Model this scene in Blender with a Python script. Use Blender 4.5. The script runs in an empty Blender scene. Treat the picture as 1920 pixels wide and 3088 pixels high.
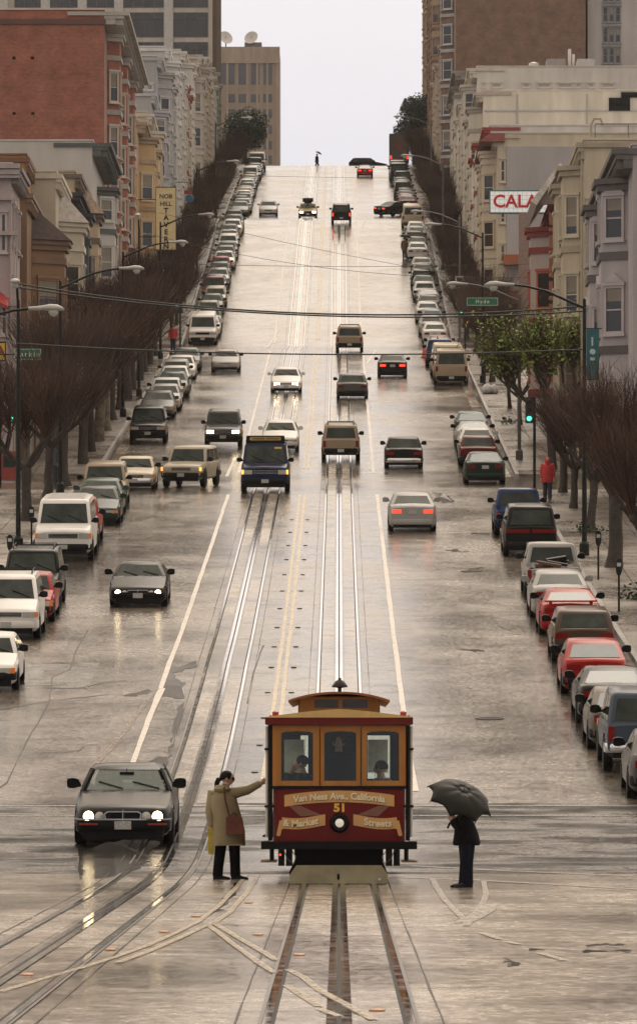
import bpy, bmesh, math, random
from mathutils import Vector, Matrix
from bisect import bisect
R = math.radians
SC = bpy.context.scene
COL = SC.collection
random.seed(7)
# ---------------------------------------------------------------- camera, world, sun, exposure
F, CX, HY = 17780.0, 1022.0, 2295.0        # focal length, vanishing column and eye-level row of the 1920 px wide photograph
cam_d = bpy.data.cameras.new('camera'); cam = bpy.data.objects.new('camera', cam_d); COL.objects.link(cam)
cam_d.sensor_fit = 'HORIZONTAL'; cam_d.sensor_width = 36; cam_d.lens = F / 1920 * 36
cam_d.shift_x = -(CX - 960) / 1920; cam_d.shift_y = (HY - 1544) / 1920
cam_d.clip_start = 1; cam_d.clip_end = 9000
cam.location = (0, 0, 0); cam.rotation_euler = (R(90), 0, 0); SC.camera = cam
SC.view_settings.view_transform = 'Standard'; SC.view_settings.look = 'None'
SC.view_settings.exposure = 0.02; SC.view_settings.gamma = 1; SC.view_settings.use_curve_mapping = False
W = bpy.data.worlds.new('World'); SC.world = W; W.use_nodes = True
nt = W.node_tree; nt.nodes.clear()
SUN_EL, SUN_AZ = 48, 12                    # overcast: a very soft sun high over the hill ahead
def N(t, kind, **kw):
    n = t.nodes.new(kind)
    for k, v in kw.items(): setattr(n, k, v)
    return n
sky = N(nt, 'ShaderNodeTexSky'); sky.sky_type = 'NISHITA'; sky.sun_disc = False
sky.sun_elevation = R(SUN_EL); sky.sun_rotation = R(SUN_AZ); sky.dust_density = 6; sky.air_density = 1.2; sky.altitude = 50
hs = N(nt, 'ShaderNodeHueSaturation'); hs.inputs['Saturation'].default_value = 0.12
nt.links.new(sky.outputs[0], hs.inputs['Color'])
mx = N(nt, 'ShaderNodeMixRGB'); mx.inputs[0].default_value = 0.78; mx.inputs[2].default_value = (6.35, 6.3, 6.6, 1)   # cloud deck
nt.links.new(hs.outputs[0], mx.inputs[1])
tcw = N(nt, 'ShaderNodeTexCoord'); sx = N(nt, 'ShaderNodeSeparateXYZ'); nt.links.new(tcw.outputs['Generated'], sx.inputs[0])
gz = N(nt, 'ShaderNodeFloatCurve'); cv = gz.mapping.curves[0]   # an overcast sky is brightest overhead
for (a_, b_), p_ in zip(((0, .37), (1, .66)), cv.points): p_.location = (a_, b_)
for a_, b_ in ((.12, .4), (.24, .6), (.5, .64)): cv.points.new(a_, b_)
gz.mapping.update()
g3 = N(nt, 'ShaderNodeMath'); g3.operation = 'MULTIPLY'; g3.inputs[1].default_value = 3.2; nt.links.new(gz.outputs[0], g3.inputs[0])
nt.links.new(sx.outputs['Z'], gz.inputs['Value'])
mg = N(nt, 'ShaderNodeMixRGB'); mg.blend_type = 'MULTIPLY'; mg.inputs[0].default_value = 1
nt.links.new(mx.outputs[0], mg.inputs[1]); nt.links.new(g3.outputs[0], mg.inputs[2])
wr_ = N(nt, 'ShaderNodeValToRGB'); cr = wr_.color_ramp; cr.elements[0].position = .1; cr.elements[0].color = (.98, .972, 1, 1); cr.elements[1].position = .26; cr.elements[1].color = (1, .845, .66, 1)   # warm tint added to the sky above the view, to warm the road
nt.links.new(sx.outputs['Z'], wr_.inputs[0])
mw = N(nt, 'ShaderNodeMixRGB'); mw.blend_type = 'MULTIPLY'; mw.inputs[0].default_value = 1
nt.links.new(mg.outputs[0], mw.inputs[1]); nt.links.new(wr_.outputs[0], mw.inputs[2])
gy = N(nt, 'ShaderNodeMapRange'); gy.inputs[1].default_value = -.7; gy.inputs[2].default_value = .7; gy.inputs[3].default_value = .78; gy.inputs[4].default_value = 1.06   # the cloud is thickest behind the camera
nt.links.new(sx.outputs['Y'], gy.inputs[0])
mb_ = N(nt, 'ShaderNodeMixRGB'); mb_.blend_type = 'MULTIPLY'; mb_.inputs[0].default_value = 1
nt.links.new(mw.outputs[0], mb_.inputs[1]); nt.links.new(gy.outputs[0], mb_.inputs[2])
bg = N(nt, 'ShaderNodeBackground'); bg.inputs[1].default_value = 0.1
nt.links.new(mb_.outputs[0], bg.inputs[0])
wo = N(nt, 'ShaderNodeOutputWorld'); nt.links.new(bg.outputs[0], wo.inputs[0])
sd = bpy.data.lights.new('sun', 'SUN'); sun = bpy.data.objects.new('sun', sd); COL.objects.link(sun)
sd.energy = 0.5; sd.angle = R(25); sd.color = (1, .95, .88)
sun.rotation_euler = (R(90 - SUN_EL), 0, R(180 - SUN_AZ)); sun.location = (40, -40, 120)
SC.cycles.max_bounces = 6; SC.cycles.transparent_max_bounces = 12
SC.cycles.sample_clamp_indirect = 4
# ---------------------------------------------------------------- the street's profile
PR = [(-80,-1.95),(40,-1.94),(90,-1.92),(97,-1.86),(102.5,-1.75),(108,-1.46),(117.7,-.88),(126,-.25),(135,.46),(151,1.92),(157,2.55),
      (167.7,3.5),(185,5.2),(212.5,7.95),(243.5,11.09),(264.5,12.72),(390,27.18),(411,28.85),(537,49.35),(558,51.4),(683,69.07),
      (704,69.9),(850,76),(950,76),(1200,62),(1700,58),(5000,58)]
def lin(x, pts):
    if x <= pts[0][0]: return pts[0][1]
    for (a, b), (c, d) in zip(pts, pts[1:]):
        if x <= c: return b + (d - b) * (x - a) / (c - a)
    return pts[-1][1]
def elev(y): return sum(lin(y + d, PR) for d in (-2.4, -1.2, 0, 1.2, 2.4)) / 5
def slope(y): return (elev(y + 1.4) - elev(y - 1.4)) / 2.8
def gp(px, py):                            # the road point seen at a photograph pixel
    k = (HY - py) / F; y = 20.0
    while y < 1000 and elev(y) - k * y < 0: y += 2
    a, b = y - 2, y
    for _ in range(14):
        m = (a + b) / 2
        if elev(m) - k * m < 0: a = m
        else: b = m
    return Vector(((px - CX) * b / F, b, elev(b)))
def bx(px, y): return (px - CX) * y / F
def bz(py, y): return (HY - py) * y / F
KL, KR, FL, FR, CEN = -10.9, 7.9, -14.05, 11.05, -1.5
BLOCKS = [(118, 243.5), (264.5, 390), (411, 537), (558, 683), (704, 850)]
CROSS = [(97, 118), (243.5, 264.5), (390, 411), (537, 558), (683, 704)]
# ---------------------------------------------------------------- materials
MATS = {}
def M(name, col, rough=.5, metal=0, var=.12, scale=4, bump=0, emit=0, spec=.5, stretch=(1,1,1), kind=None, col2=None, rvar=0, objcol=False, coat=0, wear=None):
    if name in MATS: return MATS[name]
    m = bpy.data.materials.new(name); m.use_nodes = True; t = m.node_tree; b = t.nodes['Principled BSDF']
    L = t.links.new
    tc = N(t, 'ShaderNodeTexCoord'); mp = N(t, 'ShaderNodeMapping'); mp.inputs['Scale'].default_value = stretch
    if kind == 'world':
        ge = N(t, 'ShaderNodeNewGeometry'); L(ge.outputs['Position'], mp.inputs[0])
    else: L(tc.outputs['Object'], mp.inputs[0])
    no = N(t, 'ShaderNodeTexNoise'); no.inputs['Scale'].default_value = scale; no.inputs['Detail'].default_value = 6; no.inputs['Roughness'].default_value = .62
    L(mp.outputs[0], no.inputs['Vector'])
    c = (*col, 1)
    if objcol:
        oi = N(t, 'ShaderNodeObjectInfo'); src = oi.outputs['Color']
    elif kind == 'brick':
        br = N(t, 'ShaderNodeTexBrick'); br.inputs['Color1'].default_value = c; br.inputs['Color2'].default_value = (*[x * .72 for x in col], 1)
        br.inputs['Mortar'].default_value = (.3, .27, .24, 1); br.inputs['Scale'].default_value = 1; br.inputs['Mortar Size'].default_value = .006
        br.inputs['Brick Width'].default_value = .23; br.inputs['Row Height'].default_value = .078
        m2 = N(t, 'ShaderNodeMapping'); m2.inputs['Rotation'].default_value = (R(90), 0, 0); L(tc.outputs['Object'], m2.inputs[0]); L(m2.outputs[0], br.inputs['Vector'])
        src = br.outputs['Color']
    else: src = None
    mix = N(t, 'ShaderNodeMixRGB'); mix.blend_type = 'MIX' if col2 else 'MULTIPLY'
    rp = N(t, 'ShaderNodeValToRGB'); L(no.outputs['Fac'], rp.inputs[0])
    if col2:
        rp.color_ramp.elements[0].position = .42; rp.color_ramp.elements[1].position = .6
        L(rp.outputs[0], mix.inputs[0]); mix.inputs[1].default_value = c; mix.inputs[2].default_value = (*col2, 1)
    else:
        rp.color_ramp.elements[0].position = .3; rp.color_ramp.elements[1].position = .68
        rp.color_ramp.elements[0].color = (1 - 2 * var,) * 3 + (1,); rp.color_ramp.elements[1].color = (1 + 0 * var,) * 3 + (1,)
        mix.inputs[0].default_value = 1; mix.inputs[1].default_value = c; L(rp.outputs[0], mix.inputs[2])
    if src is not None: L(src, mix.inputs[1])
    L(mix.outputs[0], b.inputs['Base Color'])
    b.inputs['Roughness'].default_value = rough; b.inputs['Metallic'].default_value = metal; b.inputs['Specular IOR Level'].default_value = spec
    if coat: b.inputs['Coat Weight'].default_value = coat; b.inputs['Coat Roughness'].default_value = .06
    if rvar:
        mr = N(t, 'ShaderNodeMapRange'); mr.inputs[1].default_value = .35; mr.inputs[2].default_value = .65
        mr.inputs[3].default_value = max(.03, rough - rvar); mr.inputs[4].default_value = rough + rvar
        L(no.outputs['Fac'], mr.inputs[0]); L(mr.outputs[0], b.inputs['Roughness'])
    if kind == 'siding':
        wv = N(t, 'ShaderNodeTexWave'); wv.wave_type = 'BANDS'; wv.bands_direction = 'Z'; wv.wave_profile = 'SAW'; wv.inputs['Scale'].default_value = .9
        L(tc.outputs['Object'], wv.inputs[0])
        bp = N(t, 'ShaderNodeBump'); bp.inputs['Strength'].default_value = .5; bp.inputs['Distance'].default_value = .04; L(wv.outputs['Fac'], bp.inputs['Height']); L(bp.outputs[0], b.inputs['Normal'])
    elif bump:
        bp = N(t, 'ShaderNodeBump'); bp.inputs['Strength'].default_value = bump; bp.inputs['Distance'].default_value = .03
        n2 = N(t, 'ShaderNodeTexNoise'); n2.inputs['Scale'].default_value = scale * 5; n2.inputs['Detail'].default_value = 4
        L(mp.outputs[0], n2.inputs['Vector']); L(n2.outputs['Fac'], bp.inputs['Height']); L(bp.outputs[0], b.inputs['Normal'])
    if emit:
        b.inputs['Emission Color'].default_value = c; b.inputs['Emission Strength'].default_value = emit
    if wear:
        ge2 = N(t, 'ShaderNodeNewGeometry'); mw_ = N(t, 'ShaderNodeMapping'); mw_.inputs['Scale'].default_value = (2, .6, 2); L(ge2.outputs['Position'], mw_.inputs[0])
        nw = N(t, 'ShaderNodeTexNoise'); nw.inputs['Scale'].default_value = 9; nw.inputs['Detail'].default_value = 7; nw.inputs['Roughness'].default_value = .75; L(mw_.outputs[0], nw.inputs['Vector'])
        rw_ = N(t, 'ShaderNodeMapRange'); rw_.inputs[1].default_value = wear[0]; rw_.inputs[2].default_value = wear[1]; rw_.inputs[3].default_value = wear[2]; rw_.inputs[4].default_value = 1; L(nw.outputs['Fac'], rw_.inputs[0])
        L(rw_.outputs[0], b.inputs['Alpha'])
    MATS[name] = m; return m
def road_mat(name, base, base2, wet, stain, seed, rough=(.16, .42), streak=(.35, 1, 1), tint=(1, 1, 1), dry=.55):
    """wet asphalt or concrete: aggregate, tyre-polished bands, dark damp stains and smooth puddled streaks"""
    m = bpy.data.materials.new(name); m.use_nodes = True; t = m.node_tree; b = t.nodes['Principled BSDF']; L = t.links.new
    ge = N(t, 'ShaderNodeNewGeometry')
    def noise(sc, scale, det, rough=.6, off=0):
        mp = N(t, 'ShaderNodeMapping'); mp.inputs['Scale'].default_value = sc; mp.inputs['Location'].default_value = (off, off * 1.7, 0)
        n = N(t, 'ShaderNodeTexNoise'); n.inputs['Scale'].default_value = scale; n.inputs['Detail'].default_value = det; n.inputs['Roughness'].default_value = rough
        L(ge.outputs['Position'], mp.inputs[0]); L(mp.outputs[0], n.inputs['Vector']); return n.outputs['Fac']
    def mrange(v, a, bb, c, d):
        n = N(t, 'ShaderNodeMapRange'); n.inputs[1].default_value = a; n.inputs[2].default_value = bb; n.inputs[3].default_value = c; n.inputs[4].default_value = d
        L(v, n.inputs[0]); return n.outputs[0]
    def mul(a, bb):
        n = N(t, 'ShaderNodeMath'); n.operation = 'MULTIPLY'; L(a, n.inputs[0]); L(bb, n.inputs[1]); return n.outputs[0]
    big = noise(streak, .55, 5, .62, seed); fine = noise((1, .35, 1), 9, 4, .7, seed + 3); band = noise((1.1, .02, .02), 1.3, 2, .5, seed + 5)
    agg = noise((1, 1, 1), 38, 3, .75, seed + 9); mid = noise((.55, .5, 1), 1.9, 6, .68, seed + 13)
    mixc = N(t, 'ShaderNodeMixRGB'); mixc.inputs[1].default_value = (*base, 1); mixc.inputs[2].default_value = (*base2, 1); L(mrange(fine, .3, .7, 0, 1), mixc.inputs[0])
    st = mrange(big, stain[0], stain[1], stain[2], 1)
    agg2 = mrange(agg, .3, .7, .6, 1.25)
    mc = N(t, 'ShaderNodeMixRGB'); mc.blend_type = 'MULTIPLY'; mc.inputs[0].default_value = 1; L(mixc.outputs[0], mc.inputs[1])
    cc = N(t, 'ShaderNodeCombineColor'); v = mul(mul(st, agg2), mul(mrange(band, .35, .65, .8, 1.1), mrange(mid, .36, .58, .6, 1.15)))
    for i in range(3): L(v, cc.inputs[i])
    L(cc.outputs[0], mc.inputs[2]); L(mc.outputs[0], b.inputs['Base Color'])
    ro = N(t, 'ShaderNodeMath'); ro.operation = 'ADD'; L(mrange(big, .38, .62, rough[0], rough[1]), ro.inputs[0]); L(mrange(fine, .3, .7, -.06, .1), ro.inputs[1])
    L(ro.outputs[0], b.inputs['Roughness'])
    sp = mul(mrange(big, stain[0], stain[1], wet * dry, wet), mrange(mid, .36, .55, .22, 1))
    L(sp, b.inputs['Specular IOR Level']); b.inputs['Specular Tint'].default_value = (*tint, 1)
    bp = N(t, 'ShaderNodeBump'); bp.inputs['Strength'].default_value = .16; bp.inputs['Distance'].default_value = .01
    hh = N(t, 'ShaderNodeMath'); hh.operation = 'ADD'; L(agg, hh.inputs[0]); L(fine, hh.inputs[1])
    L(hh.outputs[0], bp.inputs['Height']); L(bp.outputs[0], b.inputs['Normal'])
    MATS[name] = m; return m
WARM = (1, .93, .86)
road_mat('wet_asphalt', (.125, .105, .086), (.21, .172, .13), .82, (.4, .56, .5), 0, (.1, .22), (.35, .12, 1), WARM)
road_mat('wet_concrete', (.32, .275, .22), (.43, .37, .3), .9, (.38, .55, .6), 30, (.1, .24), (.3, .12, 1), WARM)
road_mat('puddled_asphalt', (.03, .025, .02), (.09, .075, .06), 1.0, (.47, .58, .25), 60, (.5, .06), (.33, .5, 1), WARM, .06)
road_mat('wet_pavement', (.17, .145, .125), (.24, .21, .18), .8, (.3, .5, .6), 90, (.18, .4), (.5, .3, 1), WARM)
M('earth', (.1, .09, .07), .9, kind='world', scale=.5)
M('steel_rail', (.95, .91, .85), .09, 1, .06, 3, rvar=.04, kind='world')
M('rail_dark', (.05, .035, .028), .3, 0, .3, 6, kind='world')
M('groove', (.006, .005, .005), .8)
M('white_line', (.66, .61, .54), .35, 0, .16, 4, kind='world', rvar=.12, col2=(.5,.46,.4), wear=(.28,.44,.55))
M('yellow_line', (.52, .4, .22), .35, 0, .25, 3, kind='world', rvar=.12, col2=(.4,.33,.23), wear=(.3,.46,.5))
M('faded_white', (.5, .46, .4), .3, 0, .2, 3, kind='world', col2=(.4,.36,.31), wear=(.36,.6,.25))
M('faded_yellow', (.47, .37, .22), .3, 0, .2, 3, kind='world', col2=(.38,.31,.21), wear=(.36,.58,.25))
M('worn_orange', (.24, .15, .07), .35, 0, .3, 3, kind='world', col2=(.15,.115,.085), wear=(.4,.6,.1))
M('crack', (.012, .01, .008), .5, 0, .2, spec=.2)
M('patch', (.035, .03, .026), .14, 0, .3, 3, kind='world', spec=.35)
M('kerb_stone', (.34, .32, .3), .5, 0, .25, 1.5, kind='world')
M('car_paint', (.5, .5, .5), .24, 0, .05, 2, objcol=True, spec=.1)
M('glass_dark', (.045, .062, .054), .06, 0, .4, 1.6, spec=.22)
M('rubber', (.005, .005, .005), .6, 0, .2, spec=.12)
M('trim_black', (.006, .006, .006), .45, 0, .1, spec=.15)
M('chrome', (.7, .7, .7), .15, 1, .05)
M('lamp_glass', (.55, .55, .52), .12, .3, .1)
M('amber', (.8, .25, .03), .25, 0, .05)
M('amber_lit', (1, .42, .05), .3, emit=2.2)
M('head_lit', (1, .78, .46), .3, emit=11)
M('red_lens', (.2, .007, .006), .2, 0, .05, spec=.3)
M('red_lit', (1, .06, .03), .3, emit=1.6)
M('plate', (.6, .6, .58), .5, 0, .35, 40)
M('bark', (.055, .042, .033), .75, 0, .3, 5, bump=.6)
M('bark_pale', (.2, .17, .12), .75, 0, .4, 3, bump=.5, col2=(.1, .08, .055))
M('twig', (.05, .021, .012), .7, 0, .25, .8)
M('twig_pale', (.11, .055, .034), .7, 0, .25, .8)
M('leaf_new', (.3, .42, .06), .55, 0, .35, .9)
M('leaf_dark', (.03, .068, .025), .5, 0, .45, .6)
M('weed', (.04, .09, .02), .6, 0, .4, 2)
M('lamp_metal', (.42, .42, .41), .5, .1, .12)
M('lamp_lens', (.5, .5, .46), .1, 0, .05)
M('pole_green', (.014, .015, .013), .5, 0, .15, spec=.2)
M('pole_grey', (.13, .12, .115), .5, .2, .15)
M('pole_brown', (.3, .2, .17), .55, 0, .15)
M('sign_white_lit', (.8, .8, .78), .4, 0, .06, emit=.3)
M('sign_green', (.006, .13, .06), .4, 0, .1)
M('sign_white', (.75, .75, .72), .4, 0, .08)
M('sig_green', (.1, 1, .6), .3, emit=2.2)
M('sig_amber', (1, .3, .12), .3, emit=3)
M('wire', (.012, .012, .012), .6)
M('pane', (.035, .04, .04), .06, 0, .2, .7, spec=.7)
M('blind', (.3, .27, .22), .6, 0, .2, 1)
M('skin', (.5, .3, .22), .5, 0, .1, 12)
M('hair', (.008, .006, .005), .6, 0, .3, 30, spec=.15)
def clear_glass():
    m = bpy.data.materials.new('window_glass'); m.use_nodes = True; t = m.node_tree; t.nodes.clear()
    tr = N(t, 'ShaderNodeBsdfTransparent'); tr.inputs[0].default_value = (.8, .86, .82, 1)
    gl = N(t, 'ShaderNodeBsdfGlossy'); gl.inputs['Roughness'].default_value = .04
    fr = N(t, 'ShaderNodeFresnel'); fr.inputs[0].default_value = 1.5
    ms = N(t, 'ShaderNodeMixShader'); o = N(t, 'ShaderNodeOutputMaterial')
    t.links.new(fr.outputs[0], ms.inputs[0]); t.links.new(tr.outputs[0], ms.inputs[1]); t.links.new(gl.outputs[0], ms.inputs[2]); t.links.new(ms.outputs[0], o.inputs[0])
    MATS['window_glass'] = m
clear_glass()
mg_ = MATS['window_glass'].copy(); mg_.name = 'painted_sheen_glass'; MATS['painted_sheen_glass'] = mg_; t_ = mg_.node_tree
df_ = N(t_, 'ShaderNodeBsdfDiffuse'); df_.inputs[0].default_value = (.42, .5, .46, 1); m2_ = N(t_, 'ShaderNodeMixShader'); m2_.inputs[0].default_value = .3  # pale diffuse layer paints a sky reflection into the saloon's glass
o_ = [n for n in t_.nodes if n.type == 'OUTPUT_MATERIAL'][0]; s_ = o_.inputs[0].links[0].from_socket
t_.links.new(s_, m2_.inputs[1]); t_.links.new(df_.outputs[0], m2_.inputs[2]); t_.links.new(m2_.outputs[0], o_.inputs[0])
# ---------------------------------------------------------------- mesh helpers
class MB:
    def __init__(s): s.v = []; s.f = []; s.m = []
    def add(s, vs, fs, m=0):
        o = len(s.v); s.v += [tuple(p) for p in vs]
        for f in fs: s.f.append([i + o for i in f]); s.m.append(m)
        return s
    def box(s, x0, x1, y0, y1, z0, z1, m=0):
        return s.add([(x0,y0,z0),(x1,y0,z0),(x1,y1,z0),(x0,y1,z0),(x0,y0,z1),(x1,y0,z1),(x1,y1,z1),(x0,y1,z1)],
                     [(0,3,2,1),(4,5,6,7),(0,1,5,4),(1,2,6,5),(2,3,7,6),(3,0,4,7)], m)
    def rings(s, rs, m=0, cap=True, closed=True):
        n = len(rs[0]); vs = [p for r in rs for p in r]; fs = []
        for k in range(len(rs) - 1):
            for i in range(n if closed else n - 1):
                j = (i + 1) % n; fs.append((k*n+i, k*n+j, (k+1)*n+j, (k+1)*n+i))
        if cap: fs.append(tuple(range(n))[::-1]); fs.append(tuple((len(rs)-1)*n + i for i in range(n)))
        return s.add(vs, fs, m)
    def tube(s, pts, rad, n=8, m=0, cap=True):
        pts = [Vector(p) for p in pts]
        if not isinstance(rad, (list, tuple)): rad = [rad] * len(pts)
        rs = []; up = None
        for i, p in enumerate(pts):
            d = (pts[min(i+1, len(pts)-1)] - pts[max(i-1, 0)]).normalized()
            if up is None: up = Vector((1,0,0)) if abs(d.x) < .8 else Vector((0,1,0))
            a = (up - d * up.dot(d)).normalized(); b = d.cross(a); up = a
            rs.append([p + (a*math.cos(2*math.pi*k/n) + b*math.sin(2*math.pi*k/n)) * rad[i] for k in range(n)])
        return s.rings(rs, m, cap)
    def lathe(s, prof, n=16, c=(0,0,0), axis='Z', m=0):
        rs = []
        for r, h in prof:
            ring = []
            for k in range(n):
                a = 2*math.pi*k/n; x, y = r*math.cos(a), r*math.sin(a)
                p = (x, y, h) if axis == 'Z' else ((x, h, y) if axis == 'Y' else (h, x, y))
                ring.append((p[0]+c[0], p[1]+c[1], p[2]+c[2]))
            rs.append(ring)
        return s.rings(rs, m)
    def prism(s, poly, a, b, plane='XY', m=0):
        def P(u, v, w): return (u, v, w) if plane == 'XY' else ((u, w, v) if plane == 'XZ' else (w, u, v))
        return s.rings([[P(u, v, a) for u, v in poly], [P(u, v, b) for u, v in poly]], m)
    def panel(s, c, u0, u1, v0, v1, off=.01, m=0, nu=1):
        A, B, C, D = [Vector(p) for p in c]         # bottom-left, bottom-right, top-right, top-left as seen from outside
        nrm = (B - A).cross(D - A).normalized()
        def q(u, v): return (A*(1-u) + B*u)*(1-v) + (D*(1-u) + C*u)*v
        o = [q(u, v) + nrm*off for u, v in ((u0,v0),(u1,v0),(u1,v1),(u0,v1))]; i = [q(u, v) - nrm*.02 for u, v in ((u0,v0),(u1,v0),(u1,v1),(u0,v1))]
        return s.add(o + i, [(0,1,2,3),(4,5,1,0),(5,6,2,1),(6,7,3,2),(7,4,0,3)], m)
    def mesh(s, name, mats, smooth=35, fix=True):
        me = bpy.data.meshes.new(name); me.from_pydata(s.v, [], s.f)
        for x in (mats if isinstance(mats, (list, tuple)) else [mats]): me.materials.append(MATS[x] if isinstance(x, str) else x)
        me.polygons.foreach_set('material_index', s.m)
        if fix:
            b = bmesh.new(); b.from_mesh(me); bmesh.ops.recalc_face_normals(b, faces=b.faces); b.to_mesh(me); b.free()
        if smooth:
            me.polygons.foreach_set('use_smooth', [True] * len(me.polygons)); me.set_sharp_from_angle(angle=R(smooth))
        me.update(); return me
    def build(s, name, mats, parent=None, smooth=35, loc=None, fix=True):
        return link(name, s.mesh(name, mats, smooth, fix), parent, loc)
def link(name, me, parent=None, loc=None, mat=None):
    o = bpy.data.objects.new(name, me); COL.objects.link(o)
    if parent: o.parent = parent
    if mat is not None: o.matrix_local = mat
    elif loc: o.location = loc
    return o
def tag(o, label=None, cat=None, group=None, kind=None):
    for k, v in (('label', label), ('category', cat), ('group', group), ('kind', kind)):
        if v: o[k] = v
    return o
def thing(name, label, cat, loc=(0,0,0), group=None, mat=None):
    o = bpy.data.objects.new(name, None); COL.objects.link(o); o.empty_display_size = .3
    if mat is not None: o.matrix_world = mat
    else: o.location = loc
    return tag(o, label, cat, group)
def copy_tree(o, parent=None, color=None):
    c = o.copy(); COL.objects.link(c); c.parent = parent
    if color: c.color = color
    for ch in list(o.children): copy_tree(ch, c, color)
    return c
def struct(o): o['kind'] = 'structure'; return o
def text_mesh(body, size, fn, mats, name, parent=None, depth=.004, bold=0, align='CENTER', space=1):
    cu = bpy.data.curves.new('lettering', 'FONT'); cu.body = body; cu.size = size; cu.extrude = depth; cu.offset = bold
    cu.align_x = align; cu.align_y = 'CENTER'; cu.space_character = space; cu.resolution_u = 3
    t = bpy.data.objects.new('lettering', cu); COL.objects.link(t)
    dg = bpy.context.evaluated_depsgraph_get(); me = bpy.data.meshes.new_from_object(t.evaluated_get(dg))
    bpy.data.objects.remove(t); bpy.data.curves.remove(cu)
    for v in me.vertices: v.co = fn(v.co)
    me.materials.clear(); me.materials.append(MATS[mats] if isinstance(mats, str) else mats); me.name = name
    return link(name, me, parent)
def strip(pts, w, lift, name, mat, label=None, parent=None, wob=0):
    """a thin sheet laid along road points; lift above the road"""
    mb = MB(); L = []; Rr = []
    P = []
    for a, b in zip(pts, pts[1:]):                 # refine so the sheet follows the grade
        n = max(1, int((Vector(b) - Vector(a)).length / 2.5))
        P += [Vector(a).lerp(Vector(b), k / n) for k in range(n)]
    P.append(Vector(pts[-1]))
    for i, p in enumerate(P):
        d = P[min(i+1, len(P)-1)] - P[max(i-1, 0)]; nn = Vector((-d.y, d.x, 0)).normalized()
        ww = w / 2 * (1 + wob * random.uniform(-1, 1)); sh = nn * (wob * w * random.uniform(-.6, .6))
        for s, arr in ((1, L), (-1, Rr)):
            q = p + nn * ww * s + sh; arr.append((q.x, q.y, elev(q.y) + lift))
    n = len(P); mb.add(L + Rr, [(i, i+1, n+i+1, n+i) for i in range(n-1)])
    o = mb.build(name, mat, parent, 0, fix=False)
    for pl in o.data.polygons:
        if pl.normal.z < 0: pl.flip()
    return struct(o) if not parent else o
def sheet(x0, x1, y0, y1, lift, name, mat, step=2.5, nx=1):
    n = max(1, int((y1 - y0) / step)); vs = []; fs = []
    for k in range(n + 1):
        y = y0 + (y1 - y0) * k / n
        for i in range(nx + 1): vs.append((x0 + (x1 - x0) * i / nx, y, elev(y) + lift))
    for k in range(n):
        for i in range(nx): a = k * (nx + 1) + i; fs.append((a, a + 1, a + nx + 2, a + nx + 1))
    return struct(MB().add(vs, fs).build(name, mat, None, 60, fix=False))
# ---------------------------------------------------------------- ground, street, kerbs, tracks, markings
sheet(-2600, 2600, -80, 5000, -.09, 'ground', 'earth', 6, 1)
sheet(KL, KR, -60, 96.5, 0, 'road', 'wet_concrete')
sheet(KL, KR, 118, 1000, 0, 'road', 'wet_asphalt')
sheet(-200, 200, 96.5, 118, 0, 'road', 'puddled_asphalt', 1.5, 1)
sheet(-120, KL, -60, 84, .002, 'pavement', 'wet_pavement'); sheet(KR, 120, -60, 84, .002, 'pavement', 'wet_pavement')
sheet(KL - 30, KL, 84, 96.5, .002, 'pavement', 'wet_concrete'); sheet(KR, KR + 30, 84, 96.5, .002, 'pavement', 'wet_concrete')
for a, b in CROSS[1:]:
    sheet(-200, KL, a, b, 0, 'road', 'wet_asphalt', 1.5); sheet(KR, 200, a, b, 0, 'road', 'wet_asphalt', 1.5)
for a, b in BLOCKS:
    for s, k, f in ((-1, KL, FL), (1, KR, FR)):
        x0, x1 = (f - 1, k - .16) if s < 0 else (k + .16, f + 1)
        n = int((b - a) / 2.5); mb = MB(); kb = MB()
        for i in range(n):                         # paving in slabs with open joints; kerb stones along the edge
            y0, y1 = a + (b - a) * i / n, a + (b - a) * (i + 1) / n
            z0, z1 = elev(y0) + .14, elev(y1) + .14
            for j in range(3):
                u0, u1 = x0 + (x1 - x0) * j / 3 + .012, x0 + (x1 - x0) * (j + 1) / 3 - .012; dz = random.uniform(-.006, .006)
                p = [(u0,y0+.015,z0-.3),(u1,y0+.015,z0-.3),(u1,y1-.015,z1-.3),(u0,y1-.015,z1-.3)]
                mb.add(p + [(q[0], q[1], q[2] + .3 + dz) for q in p], [(4,5,6,7),(0,1,5,4),(1,2,6,5),(2,3,7,6),(3,0,4,7)])
            u0, u1 = (k - .16, k) if s < 0 else (k, k + .16)
            p = [(u0,y0+.008,z0-.34),(u1,y0+.008,z0-.34),(u1,y1-.008,z1-.34),(u0,y1-.008,z1-.34)]
            kb.add(p + [(q[0], q[1], q[2] + .345) for q in p], [(4,5,6,7),(0,1,5,4),(1,2,6,5),(2,3,7,6),(3,0,4,7)])
        struct(mb.build('pavement', 'wet_pavement', None, 0)); struct(kb.build('kerb', 'kerb_stone', None, 0))
        strip([(k - s * .45, a, 0), (k - s * .45, b, 0)], .5, .006, 'gutter', 'wet_concrete', wob=.06)
def line(x, y0, y1, w, lift, name, mat, wob=0): return strip([(x, y0, 0), (x, y1, 0)], w, lift, name, mat, wob=wob)
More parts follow.
